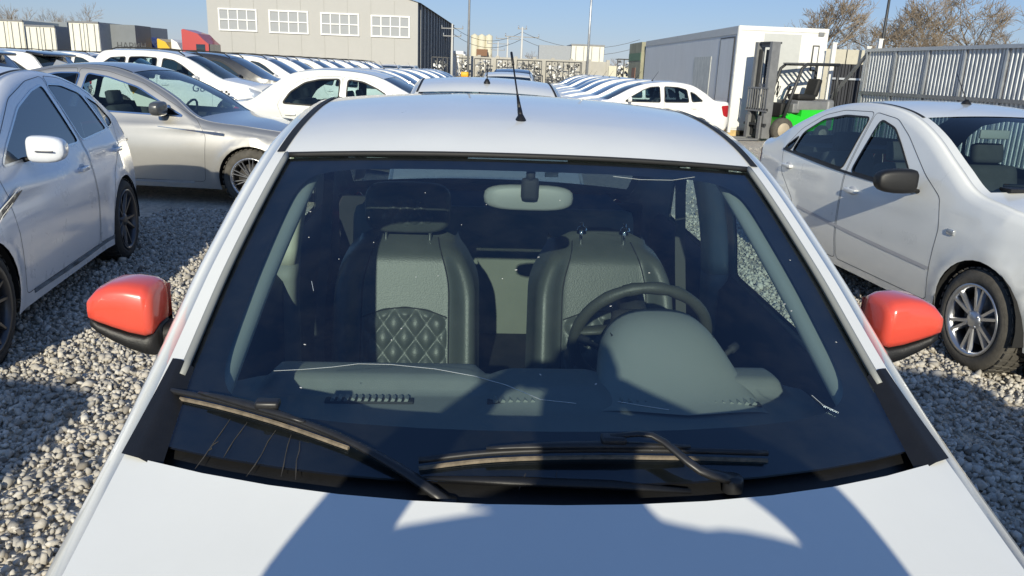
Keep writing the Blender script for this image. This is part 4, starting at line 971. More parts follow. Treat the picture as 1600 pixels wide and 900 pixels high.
# silver sedan standing across, nose to the right
SED_S = Spec(SEDAN); SED_S.hood = [(.50, .85), (.98, .915), (1.56, .99)]; SED_S.ws = [(1.86, 1.195), (2.14, 1.345), (2.42, 1.455)]; SED_S.sweep = dict(ws=.03, hood=.03); SED_S.windows = [[(1.71, 1.0), (1.88, 1.085), (2.28, 1.30)]+SEDAN.windows[0][3:]]+SEDAN.windows[1:];  SED_S.nose = [(.2, .18), (.06, .30), (.03, .50), (.08, .70), (.2, .785)]; SED_S.handle = 'flush'; SED_S.mirror_mat = M_GREYP; SED_S.doors = [[(1.47, .28), (1.44, .80), (1.55, .965), (1.74, 1.075), (2.22, 1.345)]+SEDAN.doors[0][5:]]+SEDAN.doors[1:]; SED_S.handles = [(2.72, .80), (3.72, .85)]
t_ss, ax_ss = car_template(SED_S, .07, M_SILVER, G_CLEAR, True, W_MULTI)
fwS = at_z(378, 312, 0.0); rzS = R(88.5); sxs = float(ax_ss['hw'](np.array([[SEDAN.yf, .75]]))[0])
ps = Vector((-2.06, 9.74, 0)); rzS = R(87.0)
ss = put_car(t_ss, 'sedan', ps, rzS, 'silver sedan with grey door mirror and multi-spoke wheels, standing across behind the pearl white sedan')
for sgn in (-1, 1):
    b = MB(); q = [(1.22, .82), (1.34, .83), (1.62, .855), (2.0, .885)]; b.ribbon([ax_ss['surf'](p, sgn) for p in q], [ax_ss['surfn'](p, sgn) for p in q], [.03, .035, .012, .004], .006); obj('fender_trim', b.me('fender_trim', M_CHROME), ss)
b = MB(); V_ = [(-.015, 4.10, 1.30), (.015, 4.10, 1.30), (.012, 4.22, 1.34), (-.012, 4.22, 1.34), (0, 4.23, 1.37)]
b.add([Vector(v) for v in [(-.03, 3.50, 1.505), (.03, 3.50, 1.505), (.02, 3.75, 1.46), (-.02, 3.75, 1.46), (0, 3.69, 1.56)]], [(0, 1, 4), (1, 2, 4), (2, 3, 4), (3, 0, 4)]); obj('fin_aerial', b.me('fin_aerial', M_SILVER), ss)
# yellow-and-white sheet lying behind the silver car's front window
b = MB(); b.add([(-.30, 2.55, 1.06), (-.30, 1.95, 1.05), (-.30, 2.30, 1.27), (-.30, 2.66, 1.36)], [(0, 1, 2, 3)]); obj('window_sheet', b.me('window_sheet', mat('paper_white', (.75, .75, .70), .8)), ss)
b = MB(); b.add([(-.305, 2.46, 1.33), (-.305, 2.66, 1.37), (-.305, 2.58, 1.20)], [(0, 1, 2)]); obj('sheet_corner', b.me('sheet_corner', mat('paper_yellow', (.80, .42, .03), .8)), ss)

# second white car, nose to tail behind the first
t_lg, ax_lg = car_template(LOGAN, .09, M_WHITE, G_CLEAR, True, W_STEEL)
def aerial_on(root, y, z, ln=.22, lean=.1):
    b = MB(); b.lathe([(0, .04), (.012, .036), (.028, .008), (.035, -.02)], 12, Matrix.Translation((0, y, z)) @ Matrix.Rotation(-math.pi/2, 4, 'Y')); b.tube([(0, y, z+.02), (0, y+lean, z+ln)], [.006, .004], 6); obj('aerial', b.me('aerial', M_PLASTIC), root)
dirL = Vector((-math.sin(YAW), math.cos(YAW), 0))
p2 = POS + dirL*5.05 + Vector((.02, 0, 0))
o = put_car(t_lg, 'sedan', p2, YAW+R(-1.0), 'white sedan parked nose to tail directly behind the car with red mirrors'); aerial_on(o, 2.1, 1.535, .17)
# white sedan beyond the silver one, tail to the left
tl = at_y(366, 150, 12.6); o = put_car(t_lg, 'sedan', (tl.x+4.33, 12.9+.0, 0), R(90), 'white sedan with red tail light beyond the silver sedan, nose to the right'); 
b = MB(); b.lathe([(0, .004), (.075, .003), (.082, -.004)], 20, Matrix.Translation(ax_lg['surf']((3.78, .78), -1)) @ Matrix.Diagonal((-1, 1, 1, 1))); obj('fuel_flap', b.me('fuel_flap', M_WHITE), o)
# ---- row of station wagons, noses to the right
t_wg, ax_wg = car_template(WAGON, .10, M_WHITE2, G_CLEAR, True, W_STEEL)
t_wf, _ = car_template(WAGON, .16, M_WHITE2, G_DARK, False, W_STEEL, doors=True)
t_wd, _ = car_template(WAGON, .16, M_BLACKP, G_DARK, False, W_STEEL, doors=True)
def rails(root, m=M_RUBBER):
    for sgn in (-1, 1):
        b = MB(); b.tube([(sgn*.56, 1.98+.02, 1.56), (sgn*.57, 2.15, 1.655), (sgn*.575, 2.8, 1.70), (sgn*.57, 3.6, 1.68), (sgn*.56, 3.85, 1.60)], .014, 6); obj('roof_rail', b.me('roof_rail', m), root)
def text_mesh(body, size, m, depth=.002, align='CENTER', shear=0.0):
    cu = bpy.data.curves.new('lettering', 'FONT'); cu.body = body; cu.size = size; cu.extrude = depth; cu.align_x = align; cu.shear = shear; cu.resolution_u = 2
    o_ = bpy.data.objects.new('tmp', cu); C.objects.link(o_); dg = bpy.context.evaluated_depsgraph_get(); me = bpy.data.meshes.new_from_object(o_.evaluated_get(dg)); bpy.data.objects.remove(o_); bpy.data.curves.remove(cu)
    me.materials.clear(); me.materials.append(m); return me
ORD = ['first', 'second', 'third', 'fourth', 'fifth', 'sixth', 'seventh', 'eighth', 'ninth', 'tenth', 'eleventh', 'twelfth']
wsX = -7.15
for k in range(9):
    Y = 19.0+3.0*k; dark = k == 1
    tm_ = t_wg if k == 0 else (t_wd if dark else t_wf)
    lab = 'white taxi wagon with roof rails and Go lettering, beyond the silver sedan' if k == 0 else ('black wagon with roof rails right behind the white taxi wagon' if dark else f'white wagon with roof rails, {ORD[k-1]} in the row counted from the black wagon')
    o = put_car(tm_, 'station_wagon', (wsX+1.08+rnd.uniform(-.12, .12)*(k > 1), Y+.9, 0), R(90)+R(rnd.uniform(-1, 1)), lab, 'wagons parked side by side beyond the silver sedan', scale=(1, 1, 1.07)); rails(o)
    if k == 0:
        # lettering on the near flank (car's right side faces the camera: local -x)
        m_t = mat('dark_lettering', (.02, .02, .022), .5)
        p = ax_wg['surf']((1.62, .80), -1); Mt = Matrix.Translation(p+Vector((-.008, 0, 0))) @ Matrix.Rotation(-math.pi/2, 4, 'Z') @ Matrix.Rotation(math.pi/2, 4, 'X')
        obj('door_lettering', text_mesh('Go', .26, m_t, .002, 'CENTER', .35), o, Mt)
        b = MB()
        for i in range(6):
            p = ax_wg['surf']((1.17-.055*i, .82-.05*(i % 2)), -1); b.box(p+Vector((-.004, 0, 0)), (.006, .05, .05))
        obj('checker_mark', b.me('checker_mark', m_t), o)
# ---- two hatchbacks further left, tails to the right
for k, (px, Y) in enumerate(((112, 15.6), (14, 13.2))):
    tl = at_y(px, 90, Y); o = put_car(t_wf, 'station_wagon', (tl.x-4.40, Y, 0), R(-90), ('white hatchback with black tail spoiler beyond the roof of the silver sedan', 'white hatchback with its tail beside the silver sedan roof')[k], 'hatchbacks left of the taxi wagon')
    b = MB(); b.box((0, 4.02, 1.60), (1.12, .34, .045), Matrix.Rotation(-.15, 3, 'X'), bevel=.02); obj('tail_spoiler', b.me('tail_spoiler', M_BLACKP), o)
# ---- middle row, noses to the right
t_gf, ax_gf = car_template(GRANTA, .13, M_WHITE2, G_DARK, False, W_STEEL)
for k in range(7):
    Y = 23.5+3.1*k
    o = put_car(t_gf, 'sedan', (-3.25+1.08+rnd.uniform(-.1, .1), Y, 0), R(90)+R(rnd.uniform(-1, 1)), f'white sedan, {ORD[k]} of the row facing the green forklift, counted from the silver sedan side', 'white sedans facing the forklift side of the lane'); aerial_on(o, 2.3, 1.50, .25, .15)
# ---- right row, noses to the left, the nearest one by the box trailer
t_gr, ax_gr = car_template(GRANTA, .10, M_WHITE2, G_CLEAR, True, W_STEEL)
for k in range(8):
    Y = 20.6+3.4*k
    o = put_car(t_gr if k == 0 else t_gf, 'sedan', (2.30-1.08+rnd.uniform(-.08, .08)*(k > 0), Y+.85, 0), R(-90)+R(rnd.uniform(-1, 1)*(k > 0)), f'white sedan beside the box trailer, {ORD[k]} of its row counted from the forklift', 'white sedans parked along the box trailer'); aerial_on(o, 2.3, 1.50, .25, .15)
# ---- two cars standing in the lane beyond
c = at_z(787, 150, 0.0); o = put_car(t_lg, 'sedan', (-.28, 20.3, 0), R(1.5), 'white sedan facing the lane in front of the black wagon')
put_car(t_wd, 'station_wagon', (-.28, 25.6, 0), R(0), 'black wagon standing in the lane behind a white sedan')
# ---- far rows in front of the grey hall
far = 0
for rI, (Y, x0, x1, st) in enumerate(((47, -34, -10, 2.55), (54, -40, -9, 2.55), (62, -46, -7, 2.6))):
    x = x0
    while x < x1:
        tt = t_wf if (far*7) % 3 else t_gf
        put_car(tt, 'sedan' if tt is t_gf else 'station_wagon', (x, Y+rnd.uniform(-.2, .2), 0), R(rnd.uniform(-2, 2)), 'white car in the far packed rows before the grey hall', 'far white cars before the hall', skip=('door', 'handle', 'door_gap', 'window_trim', 'roof_seam', 'brake_disc', 'grille', 'handle_recess', 'mirror_foot', 'mirror_glass')); x += st+rnd.uniform(-.05, .1); far += 1
# ---- two tall cars beside the photographer, outside the picture; their shadows lie on the gravel
put_car(t_wg, 'station_wagon', (-3.26, -4.25, 0), R(-4.5), 'white wagon behind the photographer shading the gravel by the pearl sedan')
put_car(t_wg, 'station_wagon', (1.70, -5.65, 0), R(0), 'tall white van behind the photographer shading the gravel by the black-mirrored sedan', cat='van', scale=(.97, 1.17, 1.34))
# ---- another column of wagons further left, seen over the hatchbacks
for k in range(10):
    o = put_car(t_wf, 'station_wagon', (-13.6+rnd.uniform(-.15, .15), 20.5+3.0*k, 0), R(90)+R(rnd.uniform(-1, 1)), f'white wagon, {ORD[k]} of the second column beyond the spoilered hatchback', 'second column of white wagons'); rails(o)
# ------------------------------------------------------------------ box trailer, forklift, gate
M_BOX = mat('box_white', (.66, .67, .66), .5, vary=.10, vscale=1.6, rvary=.1, stretch=(1, 1, .35)); M_BOXW = mat('box_front_white', (.78, .77, .72), .5, vary=.07, vscale=2, stretch=(1, 1, .3))
M_STEELG = mat('grey_steel', (.22, .225, .23), .55, metal=.3, vary=.2, vscale=4); M_DKSTEEL = mat('dark_steel', (.045, .047, .05), .5, metal=.3, vary=.2)
M_GALV = mat('galvanised', (.46, .48, .50), .38, metal=.55, vary=.15, vscale=3, rvary=.12)
M_WOOD = mat('wood', (.55, .40, .18), .8, vary=.25, vscale=8)
nearc = at_z(1136, 212, .0); nr = at_z(1136, 206.7, .15)
ta = R(2.3)      # trailer axis turned a little to the left of straight ahead
root = thing('box_trailer', (nearc.x, nearc.y, 0), ta, 'long white box trailer body on wooden blocks behind the forklift', 'trailer')
TH, TW, TL = 3.10, 2.60, 13.6
b = MB(); b.box((TW/2, TL/2, .17+(TH-.17)/2), (TW, TL, TH-.17)); obj('box', b.me('box', M_BOX), root)
b = MB(); b.box((TW/2, -.012, .17+(TH-.17)/2), (TW-.10, .03, TH-.30)); obj('rear_door', b.me('rear_door', M_BOXW), root)
b = MB(); b.box((TW*.50, -.030, 2.36), (1.08, .012, 1.15)); obj('patch_panel', b.me('patch_panel', mat('patch_grey', (.50, .51, .49), .6, vary=.05)), root)
for x in (.03, TW-.03):
    b = MB(); b.box((x, -.018, 1.6), (.075, .05, TH-.1)); obj('corner_post', b.me('corner_post', M_BOXW), root)
b = MB(); b.box((TW/2, -.02, TH-.04), (TW+.02, .06, .12)); obj('top_rail', b.me('top_rail', M_BOXW), root)
b = MB(); b.box((-.006, TL/2, TH-.10), (.03, TL, .22)); b.box((-.006, TL/2, .25), (.03, TL, .16)); obj('side_rails', b.me('side_rails', M_GALV), root)
b = MB(); b.box((-.008, .02, 1.6), (.035, .06, TH-.1)); obj('side_post', b.me('side_post', M_GALV), root)
b = MB(); b.box((-.010, .95, 1.52), (.02, 1.35, 2.55)); sdor = obj('side_door', b.me('side_door', M_BOX), root)
b = MB()
for y_ in (.26, 1.64): b.box((-.016, y_, 1.52), (.022, .03, 2.6))
b.box((-.016, .95, 2.81), (.022, 1.4, .03)); obj('door_frame', b.me('door_frame', M_DKSTEEL), sdor)
for y_ in (.5, .75): b = MB(); b.box((-.03, y_, .62), (.03, .12, .12), bevel=.02); obj('door_latch', b.me('door_latch', M_STEELG), sdor)
b = MB(); b.box((TW-.30, -.04, 2.30), (.20, .03, .72), bevel=.02); l_ = obj('lamp_frame', b.me('lamp_frame', M_DKSTEEL), root)
b = MB(); b.box((TW-.30, -.056, 2.30), (.13, .01, .64)); obj('lamp_glass', b.me('lamp_glass', M_BOXW), l_)
b = MB(); b.box((TW-.20, -.06, TH-.13), (.16, .03, .10)); obj('marker_lamp', b.me('marker_lamp', M_STEELG), root)
for x, y_ in ((.18, .25), (TW-.3, .25), (.3, 6), (TW-.3, 6), (.3, 12.5), (TW-.3, 12.5)):
    b = MB(); b.box((x, y_, .083), (.36, .5, .166)); obj('wooden_block', b.me('wooden_block', M_WOOD), root)
# peeled paint area
m_, n_, l_, bb = new_mat('peeled_paint'); MATS['peeled'] = m_
tc = n_.new('ShaderNodeTexCoord'); mp = n_.new('ShaderNodeMapping'); mp.inputs['Scale'].default_value = (3, 3, .55); nz = n_.new('ShaderNodeTexNoise'); nz.inputs['Scale'].default_value = 3.2; nz.inputs['Detail'].default_value = 9; nz.inputs['Roughness'].default_value = .8
l_.new(tc.outputs['Object'], mp.inputs[0]); l_.new(mp.outputs[0], nz.inputs['Vector']); cr = n_.new('ShaderNodeValToRGB'); cr.color_ramp.elements[0].position = .46; cr.color_ramp.elements[1].position = .56
cr.color_ramp.elements[0].color = (.50, .51, .47, 1); cr.color_ramp.elements[1].color = (.66, .66, .60, 1); l_.new(nz.outputs['Fac'], cr.inputs[0]); l_.new(cr.outputs[0], bb.inputs['Base Color']); bb.inputs['Roughness'].default_value = .8
b = MB(); b.box((-.008, 3.6, 1.35), (.02, 2.1, 1.9)); obj('peeled_patch', b.me('peeled_patch', m_), root)
# second, olive box behind it
b = MB(); b.box((TW/2-.1, 1.6, 1.55), (TW, 3.2, 3.1)); r2 = thing('storage_container', (nearc.x-math.sin(ta)*14.1, nearc.y+math.cos(ta)*14.1, 0), ta, 'olive brown storage box standing end to end with the white box trailer', 'container')
obj('box', b.me('box', mat('olive', (.30, .29, .20), .7, vary=.3, vscale=1.5)), r2)
b = MB(); b.box((-.11, 1.6, 2.45), (.02, 3.1, .35)); obj('green_band', b.me('green_band', mat('green_band', (.13, .22, .13), .7)), r2)
b = MB(); b.box((-.11, 1.6, 1.2), (.03, .9, 1.5)); obj('rusty_door', b.me('rusty_door', mat('rust_red', (.28, .15, .10), .8, vary=.3)), r2)
# ---- forklift
M_GREEN = mat('forklift_green', (.02, .60, .03), .35, coat=.6)
fl = at_z(1176, 219, 0.0)
fk = thing('forklift', (fl.x, fl.y, 0), R(0), 'green and grey electric forklift truck in front of the box trailer', 'forklift')
# local axes: x to the right (rear of truck), forks towards -x and camera
rz = R(19)
FM = Matrix.Rotation(rz, 4, 'Z')
def fo(name, b, m, par=None): return obj(name, b.me(name, m), par or fk)
def rot(b): b.v = [tuple(FM @ Vector(v)) for v in b.v]; return b
mast_x = .12
b = MB()
for y_ in (-.33, .33): b.box((mast_x, y_, 1.36), (.26, .11, 2.56)); 
for z_ in (.35, 1.5, 2.55): b.box((mast_x+.02, 0, z_), (.07, .6, .09))
mast = fo('mast', rot(b), M_STEELG)
b = MB()
for y_ in (-.22, .22): b.box((mast_x-.03, y_, 1.30), (.08, .07, 2.30))
b.tube([(mast_x+.02, 0, .3), (mast_x+.02, 0, 2.2)], .035, 8); fo('inner_mast', rot(b), M_DKSTEEL, mast)
b = MB(); b.box((mast_x+.06, -.05, 2.62), (.34, .5, .05)); b.box((mast_x+.06, -.05, 2.3), (.12, .16, .28)); b.tube([(mast_x+.2, -.25, 2.6), (mast_x+.2, -.25, 2.3)], .015, 6); fo('mast_head', rot(b), M_DKSTEEL, mast)
b = MB(); b.box((mast_x-.12, 0, .85), (.06, .96, .07)); b.box((mast_x-.12, 0, .45), (.06, .96, .07)); carr = fo('fork_carriage', rot(b), M_DKSTEEL)
for k in range(9):
    b = MB(); b.box((mast_x-.14, -.44+.11*k, 1.12), (.03, .028, .62)); fo('guard_bar', rot(b), M_STEELG, carr)
b = MB(); b.box((mast_x-.14, 0, 1.43), (.04, .96, .04)); b.box((mast_x-.14, 0, .82), (.04, .96, .04)); fo('guard_frame', rot(b), M_STEELG, carr)
for y_ in (-.28, .28):
    b = MB(); b.box((mast_x-.18, y_, .36), (.05, .12, .66)); b.box((mast_x-.70, y_, .05), (1.1, .12, .045)); fo('fork', rot(b), M_STEELG)
b = MB(); V_ = [(.78, .40), (.62, .70), (.78, .78), (1.12, .70), (1.14, .88), (2.15, .90), (2.25, .82), (2.25, .35), (1.0, .28)]; b.prism(V_, .98); body = fo('chassis', rot(b), M_GREEN)
b = MB(); b.box((1.62, 0, 1.0), (1.25, .92, .26), bevel=.03); b.box((.98, -.3, .92), (.24, .30, .26), bevel=.03); fo('battery_cover', rot(b), M_STEELG)
b = MB(); b.box((2.10, 0, .75), (.28, 1.0, .85), bevel=.08); fo('counterweight', rot(b), M_STEELG)
for x, y_, r_ in ((.52, -.52, .33), (.52, .52, .33), (1.85, -.5, .24), (1.85, .5, .24)):
    b = MB(); b.lathe([(.1, -.10), (r_-.03, -.10), (r_, -.07), (r_, .07), (r_-.03, .10), (.1, .10)], 28, Matrix.Translation((x, y_, r_)) @ Matrix.Rotation(math.pi/2, 4, 'Z')); wv = fo('wheel', rot(b), M_DUSTYTYRE)
    b = MB(); b.lathe([(0, -.115), (r_*.55, -.11), (r_*.62, -.09), (r_*.62, .09), (r_*.55, .11), (0, .115)], 24, Matrix.Translation((x, y_, r_)) @ Matrix.Rotation(math.pi/2, 4, 'Z')); fo('hub', rot(b), mat('wheel_hub_beige', (.42, .36, .27), .7, vary=.2), wv)
b = MB()
for y_ in (-.46, .46):
    b.tube([(.58, y_, .65), (.80, y_, 1.40), (.98, y_, 1.98), (1.14, y_, 2.10), (2.2, y_, 2.12)], .045, 8); b.tube([(2.2, y_, 1.0), (2.2, y_, 2.12)], .045, 8)
g = fo('overhead_guard', rot(b), M_DKSTEEL)
for k in range(7):
    b = MB(); b.box((1.05+.15*k, 0, 2.12), (.045, .92, .03)); fo('roof_bar', rot(b), M_STEELG, g)
b = MB(); b.box((1.45, 0, 1.22), (.60, .50, .16), bevel=.05); st = fo('seat', rot(b), M_RUBBER)
b = MB(); b.box((1.80, 0, 1.48), (.16, .46, .50), Matrix.Rotation(.22, 3, 'Y'), bevel=.06); fo('backrest', rot(b), M_RUBBER, st)
b = MB(); ring = [(1.06+.06*math.sin(t), .16*math.cos(t), 1.50+.10*math.sin(t)) for t in [2*math.pi*k/16 for k in range(17)]]; b.tube(ring, .014, 6, False); b.tube([(1.04, 0, 1.50), (.78, 0, .85)], .035, 8); b.box((.72, 0, .85), (.2, .5, .4), bevel=.05); fo('steering_column', rot(b), M_RUBBER)
b = MB()
for k in range(3): b.tube([(.75, .15+.07*k, 1.25), (.82, .15+.07*k, 1.5)], .012, 6)
b.tube([(.2, -.1, 1.9), (.5, -.15, 1.6), (.55, -.1, 1.2)], .02, 6); b.tube([(.25, .1, .5), (.45, .1, .75)], .04, 8); fo('lever_set', rot(b), M_DKSTEEL)
# ---- corrugated sliding gate
g0 = at_y(1348, 150, 21.5); g1 = at_y(1640, 150, 15.4); A = Vector((g0.x, g0.y, 0)); B = Vector((g1.x, g1.y, 0)); dv_ = (B-A); GL = dv_.length; gz = math.atan2(dv_.y, dv_.x)
gate = thing('sliding_gate', A, gz, 'grey corrugated metal sliding gate with tube frame behind the black-mirrored sedan', 'gate')
GT = 2.50
def corr(x0, x1, z0, z1, pitch=.125, dep=.035):
    V = []; Fc = []; x = x0; i = 0; pts = []
    while x < x1: pts += [(x, 0), (x+pitch*.35, 0), (x+pitch*.5, -dep), (x+pitch*.85, -dep)]; x += pitch
    for px_, d in pts: V += [(px_, d, z0), (px_, d, z1)]
    return V, [(2*i, 2*i+2, 2*i+3, 2*i+1) for i in range(len(pts)-1)]
pw = GL/5
for k in range(5):
    b = MB(); b.add(*corr(k*pw+.03, (k+1)*pw-.06, .12, GT-.03)); obj('panel', b.me('panel', M_GALV), gate)
for k in range(6):
    b = MB(); b.box((k*pw, -.035, GT/2+.05), (.06, .06, GT-.1)); obj('upright', b.me('upright', M_GALV), gate)
for z_ in (GT, 1.42, .12):
    b = MB(); b.box((GL/2, -.045, z_), (GL+.1, .08, .08)); obj('rail', b.me('rail', M_GALV if z_ > 2 else M_STEELG), gate)
br0 = at_y(1290, 162, 23.2); br1 = at_y(1356, 84, 21.6)
b = MB(); b.tube([br0-A, br1-A], .05, 4); bb_ = obj('brace', b.me('brace', M_STEELG), gate); bb_.matrix_local = Matrix.Rotation(-gz, 4, 'Z')
# white gate posts
for px, top_, bot_, Y, nm in ((1304, 68, 165, 23.0, 'gate_post'), (1376, 62, 130, 24.0, 'gate_post'), (1357, 74, 150, 22.5, 'gate_post')):
    p = at_y(px, top_, Y); b = MB(); b.box((0, 0, p.z/2), (.11, .11, p.z)); b.box((0, 0, p.z+.01), (.14, .14, .03))
    thing(nm, (p.x, Y, 0), 0, {1304: 'white square post between the trailer and the dark fence', 1376: 'white square post at the foot of the dark mast', 1357: 'white square post at the head of the corrugated gate'}[px], 'post', None, b.me(nm, M_BOXW))
# dark corrugated fence in the gap, beige wall behind
d0 = at_y(1296, 120, 25.5); d1 = at_y(1350, 120, 25.5); fr = thing('metal_fence', (d0.x, 25.5, 0), 0, 'dark corrugated metal fence in the gap between trailer and gate', 'fence')
zt = at_y(1320, 100, 25.5).z
for k in range(2):
    b = MB(); b.add(*corr(k*.62, (k+1)*.62-.01, .05, zt, .1)); obj('panel', b.me('panel', mat('dark_sheet', (.035, .037, .045), .5, metal=.3)), fr)
b = MB(); b.box((.6, -.06, zt-.45), (1.4, .05, .06)); obj('rail', b.me('rail', M_GALV), fr)
w0 = at_y(1285, 76, 29); w1 = at_y(1400, 76, 29); wl = thing('yard_wall', (w0.x, 29, 0), 0, 'beige yard wall behind the dark corrugated fence', 'wall')
for k in range(3):
    L_ = (w1.x-w0.x)/3; b = MB(); b.box((L_*(k+.5), 0, w0.z/2), (L_-.04, .12, w0.z)); obj('wall_panel', b.me('wall_panel', mat('beige_wall', (.50, .47, .38), .8, vary=.08)), wl)
# ------------------------------------------------------------------ far buildings
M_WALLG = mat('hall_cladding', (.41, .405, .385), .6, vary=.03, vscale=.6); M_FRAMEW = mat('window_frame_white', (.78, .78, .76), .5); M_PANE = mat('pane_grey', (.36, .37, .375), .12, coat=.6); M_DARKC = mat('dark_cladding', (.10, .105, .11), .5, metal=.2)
D = 78.0; cR = at_y(653, 3, D); cL = at_y(326, 60, D); Hh = cR.z; Wd = cR.x-cL.x
hall = thing('hall', (cL.x, D, 0), 0, 'large pale grey gabled hall with four white-framed windows', 'building')
ridge = Hh+2.6
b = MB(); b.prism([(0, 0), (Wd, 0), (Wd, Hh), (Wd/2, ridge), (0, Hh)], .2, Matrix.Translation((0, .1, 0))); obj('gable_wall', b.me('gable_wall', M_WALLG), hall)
far_r = at_y(681, 42, 118.0); SL = 118-D
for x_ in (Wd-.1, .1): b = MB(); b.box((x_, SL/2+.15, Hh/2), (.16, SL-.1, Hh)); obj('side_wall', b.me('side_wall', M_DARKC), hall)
for k in range(14):
    b = MB(); b.box((Wd+.06, 1.5+k*(SL-2)/13, Hh/2), (.16, .35, Hh)); obj('wall_column', b.me('wall_column', M_STEELG), hall)
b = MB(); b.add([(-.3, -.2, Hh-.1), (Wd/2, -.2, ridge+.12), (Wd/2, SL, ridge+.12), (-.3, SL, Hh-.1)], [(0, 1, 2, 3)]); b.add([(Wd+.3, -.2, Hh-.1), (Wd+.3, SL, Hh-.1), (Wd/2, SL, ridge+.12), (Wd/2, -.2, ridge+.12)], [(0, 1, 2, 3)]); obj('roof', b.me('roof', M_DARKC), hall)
for x0, y0, x1, y1 in ((341, 12, 402, 50), (420, 15, 482, 54), (501, 19, 561, 57), (580, 23, 640, 60)):
    a = at_y(x0, y0, D-.05); c = at_y(x1, y1, D-.05); x = (a.x+c.x)/2-cL.x; z = (a.z+c.z)/2+ .0; wdt = abs(c.x-a.x)-.06; hgt = abs(a.z-c.z)-.15
    b = MB(); t_ = .10
    for sx in (-1, 1): b.box((x+sx*(wdt/2), -.06, z), (t_*1.4, .12, hgt+t_))
    for sz in (-1, 0, 1): b.box((x, -.075, z+sz*hgt/2), (wdt+t_*1.5, .12, t_ if sz == 0 else t_*1.4))
    for k in (-1, 0, 1): b.box((x+k*wdt/4, -.052, z), (t_, .12, hgt))
    wf = obj('window', b.me('window', M_FRAMEW), hall)
    for i in range(4):
        for j in range(2):
            b = MB(); b.box((x+(i-1.5)*wdt/4, -.02, z+(j-.5)*hgt/2), (wdt/4, .03, hgt/2)); obj('pane', b.me('pane', M_PANE), wf)
for x in [k/9 for k in range(1, 9)]:
    b = MB(); b.box((Wd*x, -.012, Hh/2), (.035, .024, Hh)); obj('cladding_joint', b.me('cladding_joint', mat('joint_grey', (.36, .36, .34), .7)), hall)
b = MB(); q = at_y(686, 58, 105); b.box((q.x-cL.x, 27, q.z), (2.4, 1.5, .1)); obj('canopy', b.me('canopy', M_STEELG), hall)
# low white annexe right of the hall
for px0, px1, py, Y, lab, m in ((676, 724, 78, 112, 'low white annexe beside the dark flank of the hall', M_FRAMEW), ):
    a = at_y(px0, py, Y); c = at_y(px1, py, Y); r_ = thing('annexe', (a.x, Y, 0), 0, lab, 'building'); b = MB(); b.box(((c.x-a.x)/2, 3, a.z/2), (c.x-a.x, 6, a.z)); obj('wall', b.me('wall', m), r_)
    b = MB(); b.prism([(-.3, a.z), (c.x-a.x+.3, a.z-.6), (c.x-a.x+.3, a.z-.4), (-.3, a.z+.6)], 6.6, Matrix.Translation((0, 3, 0))); obj('roof', b.me('roof', m), r_)
# silos
sr = thing('silo_block', (0, 0, 0), 0, 'cream block of three tall grain silos beyond the concrete wall', 'silo')
Ds = 130
M_CREAM = mat('silo_cream', (.62, .585, .45), .7, vary=.08, vscale=.4)
a = at_y(736, 52, Ds); c = at_y(770, 54, Ds); sr.location = (a.x, Ds, 0)
for k in range(3):
    w_ = (c.x-a.x)/3; b = MB(); b.lathe([(0, a.z-.0), (w_*.5, a.z-.3), (w_*.52, 0)], 18, Matrix.Translation((w_*(k+.5), 0, 0)) @ Matrix.Rotation(-math.pi/2, 4, 'Y')); obj('silo', b.me('silo', M_CREAM), sr)
q0 = at_y(750, 82, Ds-3); b = MB(); b.box((w_*1.7, -2.5, q0.z), (1.7, 2, 1.0)); obj('loading_hood', b.me('loading_hood', mat('rust_brown', (.22, .12, .07), .8)), sr)
# ---- concrete wall with parts cages
M_CONC = mat('concrete', (.44, .42, .37), .85, vary=.10, vscale=1.2)
Dw = 52.0; x = at_y(420+300, 90, Dw).x; wr_ = thing('concrete_wall', (x, Dw, 0), 0, 'pale concrete panel wall along the far end of the lane', 'wall')
zt = at_y(850, 92, Dw).z; xe = at_y(950, 95, Dw).x; n_p = 8
for k in range(n_p):
    L_ = (xe-x)/n_p; b = MB(); b.box((L_*(k+.5), 0, zt/2), (L_-.03, .14, zt-rnd.uniform(0, .08))); obj('wall_panel', b.me('wall_panel', M_CONC), wr_)
for k in range(n_p+1):
    b = MB(); b.box((L_*k, -.03, zt/2+.04), (.22, .26, zt+.08)); obj('wall_post', b.me('wall_post', M_CONC), wr_)
p0 = at_y(938, 100, 50); 
for k in range(3):
    b = MB(); b.box((0, 0, 1.05), (1.75, .10, 2.1)); thing('board_fence', (xe+.9+1.8*k, Dw-.5, 0), 0, ('pale board fence section beside the end of the concrete wall', 'rust coloured fence section between pale boards and the trailer', 'grey fence section next to the olive storage box')[k], 'fence', None, b.me('board_fence', (M_CREAM, mat('rust_orange', (.40, .17, .09), .8, vary=.2), M_STEELG)[k]))
